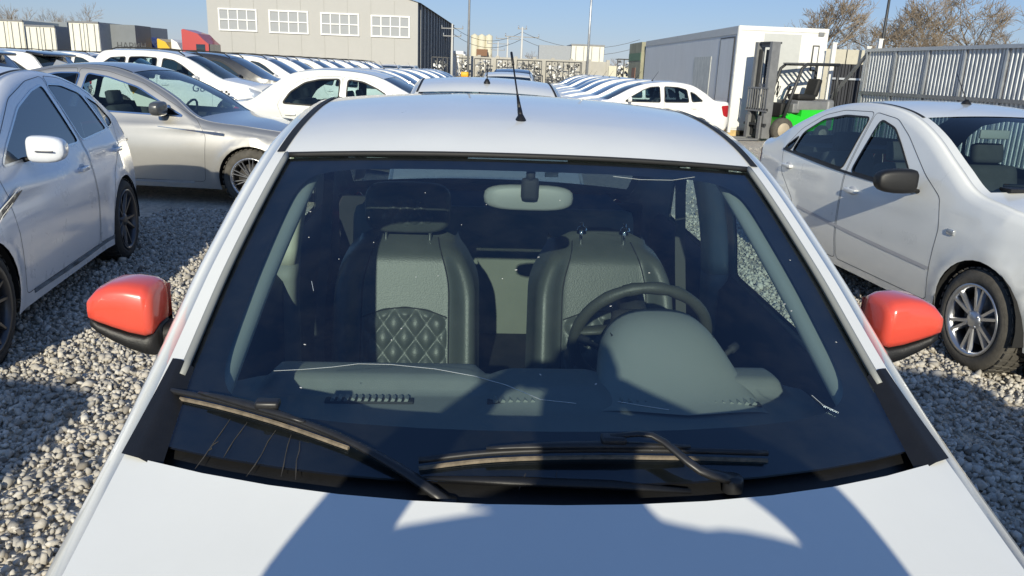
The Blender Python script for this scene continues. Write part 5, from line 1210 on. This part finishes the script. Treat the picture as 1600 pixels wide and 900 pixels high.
def cage(px0, px1, Y, lab, hgt=2.2):
    a = at_y(px0, 100, Y); c = at_y(px1, 100, Y); L_ = c.x-a.x; r_ = thing('parts_cage', (a.x, Y, 0), 0, lab, 'cage', 'parts cages before the concrete wall'); b = MB()
    for i in range(int(L_/.35)+2): b.box((min(i*.35, L_), -.5, hgt/2), (.05, .05, hgt))
    for z_ in (.1, hgt*.5, hgt): b.box((L_/2, -.5, z_), (L_, .05, .05)); b.box((L_/2, .5, z_), (L_, .05, .05))
    obj('frame', b.me('frame', M_DKSTEEL), r_)
    for nm, m in (('dark_parts', M_DKSTEEL), ('pale_parts', M_FRAMEW), ('grey_parts', M_STEELG)):
        b = MB()
        for _ in range(int(46*L_)):
            s_ = rnd.uniform(.05, .15); b.box((rnd.uniform(.1, L_-.1), rnd.uniform(-.42, .42), rnd.uniform(.15, hgt*.95)), (s_, s_*.6, s_*rnd.uniform(.4, 1.6)), Matrix.Rotation(rnd.uniform(0, 3), 3, 'Y'))
        obj(nm, b.me(nm, m), r_, kind='stuff')
for i, (a_, c_, Y) in enumerate(((676, 700, 51), (714, 733, 50.5), (742, 767, 50.4), (776, 800, 50.3), (808, 846, 50.2), (853, 908, 50))):
    cage(a_, c_, Y, f'steel cage full of scrap parts, {ORD[i]} along the concrete wall from the hall')
for i, (a_, c_) in enumerate(((963, 985), (988, 1002))): cage(a_, c_, 44, ('steel cage of pale parts between rust fence and box trailer', 'narrow steel cage touching the far end of the trailer')[i], 2.4)
b = MB(); b.box((0, 0, .75), (.95, 1.4, .7), bevel=.12); b.box((.1, 0, 1.25), (.45, .9, .3), bevel=.08); b.lathe([(0, -.1), (.35, -.1), (.35, .1), (0, .1)], 16, Matrix.Translation((-.2, -.7, .36)) @ Matrix.Rotation(math.pi/2, 4, 'Z')); q = at_y(724, 118, 48); thing('loader', (q.x, 48, 0), 0, 'yellow machine standing at the left end of the concrete wall', 'machine', None, b.me('loader', mat('machine_yellow', (.75, .42, .02), .5)))
# ---- lorry bodies beyond the walls
def lorry_box(px0, px1, py0, Y, depth, rz, lab, msd, mfr, zb=1.1, text=None):
    a = at_y(px0, py0, Y); c = at_y(px1, py0, Y); W_ = c.x-a.x; H_ = (a.z+c.z)/2; r_ = thing('lorry_trailer', (a.x, Y, 0), rz, lab, 'trailer')
    b = MB(); b.box((W_/2, depth/2, (H_+zb)/2), (W_, depth, H_-zb)); obj('box', b.me('box', msd), r_)
    for k in range(2): b = MB(); b.box((W_*(.25+.5*k), -.03, (H_+zb)/2), (W_*.47, .05, H_-zb-.2)); d_ = obj('rear_door', b.me('rear_door', mfr), r_); 
    for k in range(4): b = MB(); b.tube([(W_*(.14+.24*k), -.09, zb+.1), (W_*(.14+.24*k), -.09, H_-.15)], .025, 6); obj('lock_rod', b.me('lock_rod', M_STEELG), r_)
    b = MB(); b.box((W_/2, -.05, H_-.03), (W_+.05, .12, .12)); b.box((W_/2, -.05, zb), (W_+.05, .12, .14)); obj('door_frame', b.me('door_frame', M_STEELG), r_)
    b = MB(); b.box((W_/2, depth/2, zb-.15), (W_*.5, depth*.95, .25)); obj('chassis', b.me('chassis', M_DKSTEEL), r_)
    for y_ in (1.2, 2.4, depth-2):
        for sx in (.12, .88):
            b = MB(); b.lathe([(0, -.18), (.5, -.18), (.5, .18), (0, .18)], 18, Matrix.Translation((W_*sx, y_, .5))); obj('wheel', b.me('wheel', M_TYRE), r_)
    return r_, W_, H_
M_LGREY = mat('lorry_grey', (.30, .32, .34), .6, vary=.06); M_LCREAM = mat('lorry_cream', (.72, .70, .60), .6, vary=.05)
lorry_box(893, 945, 70, 66, 9, R(2), 'cream-doored lorry trailer with grey flank beyond the concrete wall', M_LGREY, M_LCREAM, .9)
b = MB(); q = at_y(842, 70, 66.0); q2 = at_y(893, 70, 66.0)
b.box(((q2.x-q.x)/2, 1.5, q.z/2+.3), (q2.x-q.x-.05, 3, q.z-.6)); thing('container', (q.x, 66, 0), 0, 'plain grey container left of the cream-doored lorry trailer', 'container', None, b.me('container', M_LGREY))
lorry_box(-12, 38, 31, 62, 10, R(-4), 'beige lorry trailer at the head of the far trailer line', M_LCREAM, M_LCREAM)
lorry_box(40, 89, 40, 60, 9, R(-6), 'lower white lorry trailer between two taller ones', M_LGREY, M_LCREAM)
lorry_box(107, 157, 34, 58, 9, R(-6), 'tall white-doored lorry trailer with dark lettered flank', M_LGREY, M_LCREAM)
a = at_y(38, 32, 66); c = at_y(104, 36, 66); b = MB(); b.box(((c.x-a.x)/2, 1.3, a.z/2+.4), (c.x-a.x, 2.5, a.z-.8)); cg = thing('curtain_trailer', (a.x, 66, 0), 0, 'slate grey curtain trailer behind the lower white trailer', 'trailer'); obj('curtain', b.me('curtain', mat('curtain_grey', (.20, .225, .25), .6)), cg)
a = at_y(158, 36, 59); c = at_y(210, 41, 59); b = MB(); b.box(((c.x-a.x)/2, 1.3, a.z/2+.4), (c.x-a.x, 2.5, a.z-.9)); cg = thing('curtain_trailer', (a.x, 59, 0), 0, 'dark grey curtain trailer with worn lettering next to the blue lorry', 'trailer'); obj('curtain', b.me('curtain', mat('curtain_dark', (.17, .185, .195), .6, vary=.1, vscale=.5)), cg)
obj('lettering', text_mesh('НАРИН-', .62, mat('letter_dark', (.07, .075, .08), .7), .004, 'LEFT'), cg, Matrix.Translation((.95, .03, 2.0)) @ Matrix.Rotation(math.pi/2, 4, 'X'))
def cab(px0, px1, py0, py1, Y, lab, m, h=None):
    a = at_y(px0, py0, Y); c = at_y(px1, py1, Y); W_ = c.x-a.x; r_ = thing('lorry_cab', (a.x, Y, 0), 0, lab, 'lorry'); H_ = a.z
    b = MB(); b.prism([(0, .7), (W_, .7), (W_, H_*.72), (W_*.82, H_*.80), (W_*.60, H_*.92), (W_*.06, H_), (0, H_*.98)], 2.4, Matrix.Translation((0, 1.2, 0))); obj('cab_shell', b.me('cab_shell', m), r_)
    b = MB(); b.box((W_*.70, -.02, H_*.62), (W_*.34, .05, H_*.18), bevel=.02); obj('door_window', b.me('door_window', G_DARK), r_)
    b = MB(); b.box((W_*1.0, 1.2, H_*.62), (.06, 2.1, H_*.2)); obj('windshield', b.me('windshield', G_DARK), r_)
    for x_ in (.25, .8): b = MB(); b.lathe([(0, -.15), (.5, -.15), (.5, .15), (0, .15)], 18, Matrix.Translation((W_*x_, .1, .5)) @ Matrix.Rotation(math.pi/2, 4, 'Z')); obj('wheel', b.me('wheel', M_TYRE), r_)
    b = MB(); b.box((W_*.5, 1.2, .75), (W_*1.0, 2.2, .3)); obj('chassis', b.me('chassis', M_DKSTEEL), r_)
cab(283, 326, 45, 73, 60, 'red lorry cab at the left edge of the grey hall', mat('lorry_red', (.45, .05, .045), .4, coat=.5))
cab(222, 243, 57, 70, 62, 'blue lorry cab with white trailer beside the dark lettered trailer', mat('lorry_blue', (.03, .06, .35), .4, coat=.5))
cab(245, 267, 60, 70, 62, 'yellow lorry cab between the blue one and a white one', mat('lorry_yellow', (.75, .47, .03), .4, coat=.5))
cab(267, 283, 61, 71, 62, 'white lorry cab next to the red one', M_FRAMEW)
# ------------------------------------------------------------------ masts and poles
def pole(px0, py0, px1, py1, Y, r0, lab, m, name='light_mast', extra=0.0, arms=None):
    """foot pixel (px1, py1) only gives the direction; the pole is vertical and stands on the ground"""
    p = at_y((px0+px1)/2, (py0+py1)/2, Y); ztop = at_y(px0, py0, Y).z+extra; b = MB(); b.tube([(0, 0, 0), (0, 0, ztop*.5), (0, 0, ztop)], [r0, r0*.8, r0*.55], 10)
    r_ = thing(name, (p.x, Y, 0), 0, lab, 'pole'); obj('shaft', b.me('shaft', m), r_)
    b = MB(); b.box((0, 0, .03), (r0*4, r0*4, .06)); obj('base_plate', b.me('base_plate', M_STEELG), r_)
    if arms:
        b = MB()
        for z_, w_ in arms: b.box((0, 0, ztop-z_), (w_, .10, .10))
        obj('cross_arm', b.me('cross_arm', M_STEELG), r_)
        for z_, w_ in arms:
            for k in (-.48, 0, .48) if w_ > 1 else (-.4, .4): b = MB(); b.tube([(k*w_, 0, ztop-z_), (k*w_, 0, ztop-z_+.32)], .05, 6); obj('insulator', b.me('insulator', M_GALV), r_)
    else:
        b = MB(); b.box((0, -.25, ztop), (.22, .6, .08), bevel=.03); obj('lamp_head', b.me('lamp_head', M_GALV), r_)
M_POLE = mat('pole_concrete', (.58, .58, .56), .8, vary=.05)
pole(732, 0, 733, 90, 50, .09, 'thin steel lamp mast beside the cream silos', M_STEELG, extra=2.5)
pole(922.5, 0, 920, 90, 50, .09, 'thin steel lamp mast at the right end of the concrete wall', M_GALV, extra=2.5)
pole(1389.5, 0, 1378, 70, 27, .065, 'dark steel mast rising behind the corrugated gate', M_DKSTEEL, extra=1.5)
pole(707, 37, 706, 80, 90, .16, 'white utility pole with cross arms beside the hall', M_POLE, 'utility_pole', 0, [(.5, 2.4), (1.3, 2.0)])
pole(793, 57, 793, 90, 110, .16, 'short utility pole right of the cream silos', M_POLE, 'utility_pole', 0, [(.3, 3.2)])
pole(778, 65, 778, 90, 120, .16, 'most distant utility pole between silos and its twin', M_POLE, 'utility_pole', 0, [(.3, 3.2), (1.2, 2.0)])
pole(816, 42, 815, 90, 85, .16, 'tall white utility pole with cross arms over the concrete wall', M_POLE, 'utility_pole', 0, [(.2, 1.0), (1.0, 3.6)])
pole(932, 78, 931, 110, 85, .14, 'leaning-stay utility pole beyond the board fence', M_POLE, 'utility_pole', 0, [(.3, 1.6)])
wa, wb, wc = at_y(707, 41, 90), at_y(816, 50, 85), at_y(1000, 62, 84)
b = MB()
for p_, q_ in ((wa, wb), (wb, wc)):
    for dz in (0, -.7): b.tube([Vector((p_.x+(q_.x-p_.x)*t, p_.y+(q_.y-p_.y)*t, p_.z+(q_.z-p_.z)*t+dz-1.2*4*t*(1-t))) for t in [k/10 for k in range(11)]], .025, 3)
thing('power_line', (0, 0, 0), 0, 'thin sagging power lines strung between the utility poles', 'cable', None, b.me('power_line', M_DKSTEEL))
# ------------------------------------------------------------------ bare trees
M_BARK = mat('bark', (.17, .135, .10), .9, vary=.25, vscale=3); M_TWIG = mat('twig', (.26, .205, .145), .9, vary=.2, vscale=2); M_TWIGR = mat('reddish_twig', (.27, .17, .10), .9, vary=.2, vscale=2)
def tree(px, py_top, Y, spread, lab, seed, name='bare_tree', tw=M_TWIG, dens=1.0, group='bare trees behind the gate', maxd=5):
    rr = random.Random(seed); top = at_y(px, py_top, Y); H_ = top.z; r_ = thing(name, (top.x, Y, 0), 0, lab, 'tree' if 'tree' in name else 'shrub', group); tr = MB(); br = MB()
    def grow(p, d, L_, r0, dep):
        n_ = 3; q = p; pts = [p]; rad = [r0]
        for k in range(n_):
            d = (d+Vector((rr.gauss(0, .13), rr.gauss(0, .13), rr.gauss(.05, .08)))).normalized(); q = q+d*L_/n_; pts.append(q); rad.append(r0*(1-.45*(k+1)/n_))
        (tr if dep < 2 else br).tube(pts, rad, 6 if dep < 2 else 3, False)
        if dep >= maxd: return
        nb = rr.choice((2, 3, 3)) if dep < 3 else rr.choice((2, 3))
        nb = max(2, int(nb*dens+.5))
        for k in range(nb):
            t_ = rr.uniform(.35, 1.0); i_ = min(n_-1, int(t_*n_)); s_ = pts[i_].lerp(pts[i_+1], t_*n_-i_)
            ax_ = Vector((rr.gauss(0, 1), rr.gauss(0, 1), rr.gauss(0, .45))).normalized(); nd = (d*.75+ax_*spread*rr.uniform(.6, 1.25)).normalized()
            grow(s_, nd, L_*rr.uniform(.58, .82), max(.012, r0*.5), dep+1)
        if dep > 0: grow(q, d, L_*.68, max(.012, r0*.55), dep+1)
    ns = 1 if maxd > 4 else 5
    for s_ in range(ns):
        d0_ = Vector((rr.gauss(0, .1 if ns == 1 else .4), rr.gauss(0, .1 if ns == 1 else .4), 1)).normalized(); grow(Vector((rr.gauss(0, .3)*(ns > 1), rr.gauss(0, .3)*(ns > 1), 0)), d0_, H_*(.43 if ns == 1 else .36), (.16 if ns == 1 else .06), 0 if ns == 1 else 1)
    if tr.v: obj('trunk', tr.me('trunk', M_BARK), r_)
    obj('branches', br.me('branches', tw), r_)
for i, (px, py, Y, sp, lab) in enumerate(((1288, -8, 46, .75, 'bare tree rising behind the rear corner of the box trailer'), (1335, 28, 44, .8, 'small bare tree between the trailer and the dark mast'), (1425, 4, 44, .85, 'bare tree just right of the dark mast'), (1470, -8, 46, .8, 'widest bare tree behind the middle of the gate'), (1505, 20, 42, .9, 'bare tree overlapping the widest one on its gate side'), (1560, -2, 45, .7, 'slim upright bare tree behind the gate end'), (1625, 15, 44, .8, 'bare tree past the end of the gate'))):
    tree(px, py, Y, sp, lab, 11+i, dens=1.0 if i in (0, 2, 3, 5) else 1.2, maxd=6 if i in (0, 2, 3, 5) else 5)
for i, (px, py) in enumerate(((1318, 42), (1345, 45), (1372, 52), (1400, 45), (1430, 50), (1455, 47), (1485, 55), (1512, 52), (1540, 55), (1568, 45), (1592, 40), (1620, 35))):
    tree(px, py+6, 41+(i % 3)*1.5, .95, f'twiggy brown thicket bush behind the gate, {ORD[i]} from the trailer', 40+i, 'thicket_bush', M_TWIGR if i in (0, 1, 9, 10, 11) else M_TWIG, 1.0, 'thicket bushes behind the gate', 4)
for i, (px, py, Y) in enumerate(((14, 12, 90), (62, 12, 90), (98, 20, 95), (130, 18, 95), (-8, 8, 85))):
    tree(px, py, Y, .6, 'thin bare tree top showing above the far lorry trailers', 70+i, group='far trees above the trailers', maxd=5)
for i, (px, py) in enumerate(((772, 80), (830, 82), (950, 92), (975, 90))): tree(px, py, 125, .7, 'hazy bare tree far beyond the concrete wall', 90+i, group='far trees beyond the wall', maxd=5)
# ------------------------------------------------------------------ photographer (outside the picture, only the shadow falls into it)
def skin_mesh(name, V, E, rad, m, sub=2, root=0):
    me = bpy.data.meshes.new(name); me.from_pydata(V, E, []); o = bpy.data.objects.new('tmp', me); C.objects.link(o)
    md = o.modifiers.new('s', 'SKIN'); md.use_smooth_shade = True
    for i, r_ in enumerate(rad): me.skin_vertices[0].data[i].radius = (r_, r_) if not isinstance(r_, tuple) else r_
    me.skin_vertices[0].data[root].use_root = True
    s_ = o.modifiers.new('d', 'SUBSURF'); s_.levels = sub; s_.render_levels = sub
    dg = bpy.context.evaluated_depsgraph_get(); out = bpy.data.meshes.new_from_object(o.evaluated_get(dg)); bpy.data.objects.remove(o); out.name = name
    out.materials.clear(); out.materials.append(m); out.shade_smooth(); return out
PX, PY = .032, -.34
per_ = thing('person', (PX, PY, 0), 0, 'photographer in dark jacket holding a phone with both hands raised', 'person')
M_SKIN = mat('skin', (.52, .32, .23), .5); M_JACK = mat('jacket', (.03, .034, .045), .8, vary=.2); M_JEAN = mat('trousers', (.035, .045, .075), .85, vary=.15); M_HAIR = mat('hair', (.03, .022, .016), .6)
V = []; E_ = []; Rd = []
def vv(p, r_, par=None):
    V.append(p); Rd.append(r_)
    if par is not None: E_.append((par, len(V)-1))
    return len(V)-1
pel = vv((0, 0, .95), (.16, .11)); bel = vv((0, 0, 1.10), (.155, .11), pel); che = vv((0, .01, 1.36), (.20, .13), bel); nk0 = vv((0, .0, 1.52), (.12, .10), che); nk = vv((0, .015, 1.60), (.075, .085), nk0)
h1 = vv((0, .02, 1.63), (.085, .09), nk); h2 = vv((0, .025, 1.70), (.088, .095), h1); h3 = vv((0, .02, 1.78), (.080, .092), h2); h4 = vv((0, .015, 1.825), (.04, .05), h3)
HANDS = {}
for sg in (-1, 1):
    hp = vv((sg*.10, 0, .90), .10, pel); kn = vv((sg*.12, .02, .50), .066, hp); ak = vv((sg*.13, 0, .09), .045, kn); ft = vv((sg*.14, .10, .045), .042, ak); vv((sg*.145, .17, .035), .03, ft)
    sh = vv((sg*.21, 0, 1.50), .092, che); el = vv((.442 if sg > 0 else -.385, .17, 1.36), .074, sh); mid_ = vv((.365 if sg > 0 else -.30, .25, 1.50), .062, el); wr = vv((-.032+sg*.155, .325, 1.61), .034, mid_); pa = vv((-.032+sg*.118, .325, 1.645), (.024, .038), wr)
    HANDS[sg] = (V[pa], V[wr])
body = obj('body', skin_mesh('body', V, E_, Rd, M_JACK), per_)
# hands, face, hair, trousers as coverings
for sg in (-1, 1):
    pa, wr = HANDS[sg]; V2 = []; E2 = []; R2 = []
    def v2(p, r_, par=None):
        V2.append(p); R2.append(r_)
        if par is not None: E2.append((par, len(V2)-1))
        return len(V2)-1
    a = v2(wr, .026); b_ = v2((pa[0], pa[1], pa[2]), .030, a)
    for k, ln in enumerate((.030, .036, .034, .026)):
        z_ = pa[2]+.03-.019*k; c_ = v2((pa[0]-sg*.020, pa[1]+.018, z_), .0095, b_); d_ = v2((pa[0]-sg*(.028), pa[1]+.034, z_), .0088, c_); v2((pa[0]-sg*(.028+ln), pa[1]+.030, z_), .008, d_)
    t_ = v2((pa[0]-sg*.012, pa[1]-.022, pa[2]+.005), .012, b_); v2((pa[0]-sg*.045, pa[1]-.022, pa[2]+.012), .010, t_)
    obj('hand', skin_mesh('hand', V2, E2, R2, M_SKIN, 2), per_)
V_, F_ = loft([[Vector((x, .022+y, z)) for x, y in rrect(0, 0, hx, hy, 20, 2.3)] for hx, hy, z in ((.055, .07, 1.595), (.066, .088, 1.63), (.078, .098, 1.69), (.079, .099, 1.73), (.075, .095, 1.77), (.06, .08, 1.81))]); fc = obj('face', mesh('face', V_, F_, M_SKIN), per_)
b = MB(); b.add([Vector(v) for v in [(-.014, .115, 1.675), (.014, .115, 1.675), (0, .145, 1.672), (0, .115, 1.725)]], [(0, 1, 2), (1, 3, 2), (3, 0, 2), (0, 3, 1)]); obj('nose', b.me('nose', M_SKIN), fc)
for sg in (-1, 1):
    b = MB(); b.lathe([(0, .010), (.012, .006), (.016, -.004)], 10, Matrix.Translation((sg*.032, .113, 1.725)) @ Matrix.Rotation(math.pi/2, 4, 'Z')); obj('eye', b.me('eye', M_HAIR), fc)
    b = MB(); b.box((sg*.083, .01, 1.70), (.015, .035, .06), bevel=.007); obj('ear', b.me('ear', M_SKIN), fc)
b = MB(); b.box((0, .116, 1.64), (.045, .012, .010), bevel=.004); obj('mouth', b.me('mouth', mat('lips', (.4, .16, .14), .5)), fc)
V_, F_ = loft([[Vector((x, .008+y, z)) for x, y in rrect(0, 0, hx, hy, 20, 2.3)] for hx, hy, z in ((.080, .092, 1.70), (.086, .100, 1.76), (.084, .100, 1.80), (.068, .085, 1.845), (.03, .04, 1.868))]); obj('hair', mesh('hair', V_, F_, M_HAIR), per_)
V3 = [(0, 0, .98), (0, 0, .90)]; E3 = [(0, 1)]; R3 = [(.165, .118), (.16, .115)]
for sg in (-1, 1):
    k = len(V3); V3 += [(sg*.10, 0, .84), (sg*.12, .02, .50), (sg*.13, 0, .12)]; E3 += [(1, k), (k, k+1), (k+1, k+2)]; R3 += [.108, .080, .068]
obj('trousers', skin_mesh('trousers', V3, E3, R3, M_JEAN), per_)
for sg in (-1, 1):
    V_, F_ = loft([[Vector((sg*.14+x, y, z)) for x, y in rrect(0, .06, .048*e, .145*e, 20, 2.6)] for z, e in ((.0, 1), (.03, 1.03), (.055, .95), (.085, .6))]); obj('shoe', mesh('shoe', V_, F_, M_RUBBER), per_)
# phone held right behind the viewpoint
b = MB(); b.box((0, 0, 0), (.165, .009, .078), bevel=.004); ph = thing('phone', (0, -.012, 1.655), 0, 'dark phone held up by the photographer', 'phone', None, b.me('phone', M_RUBBER))
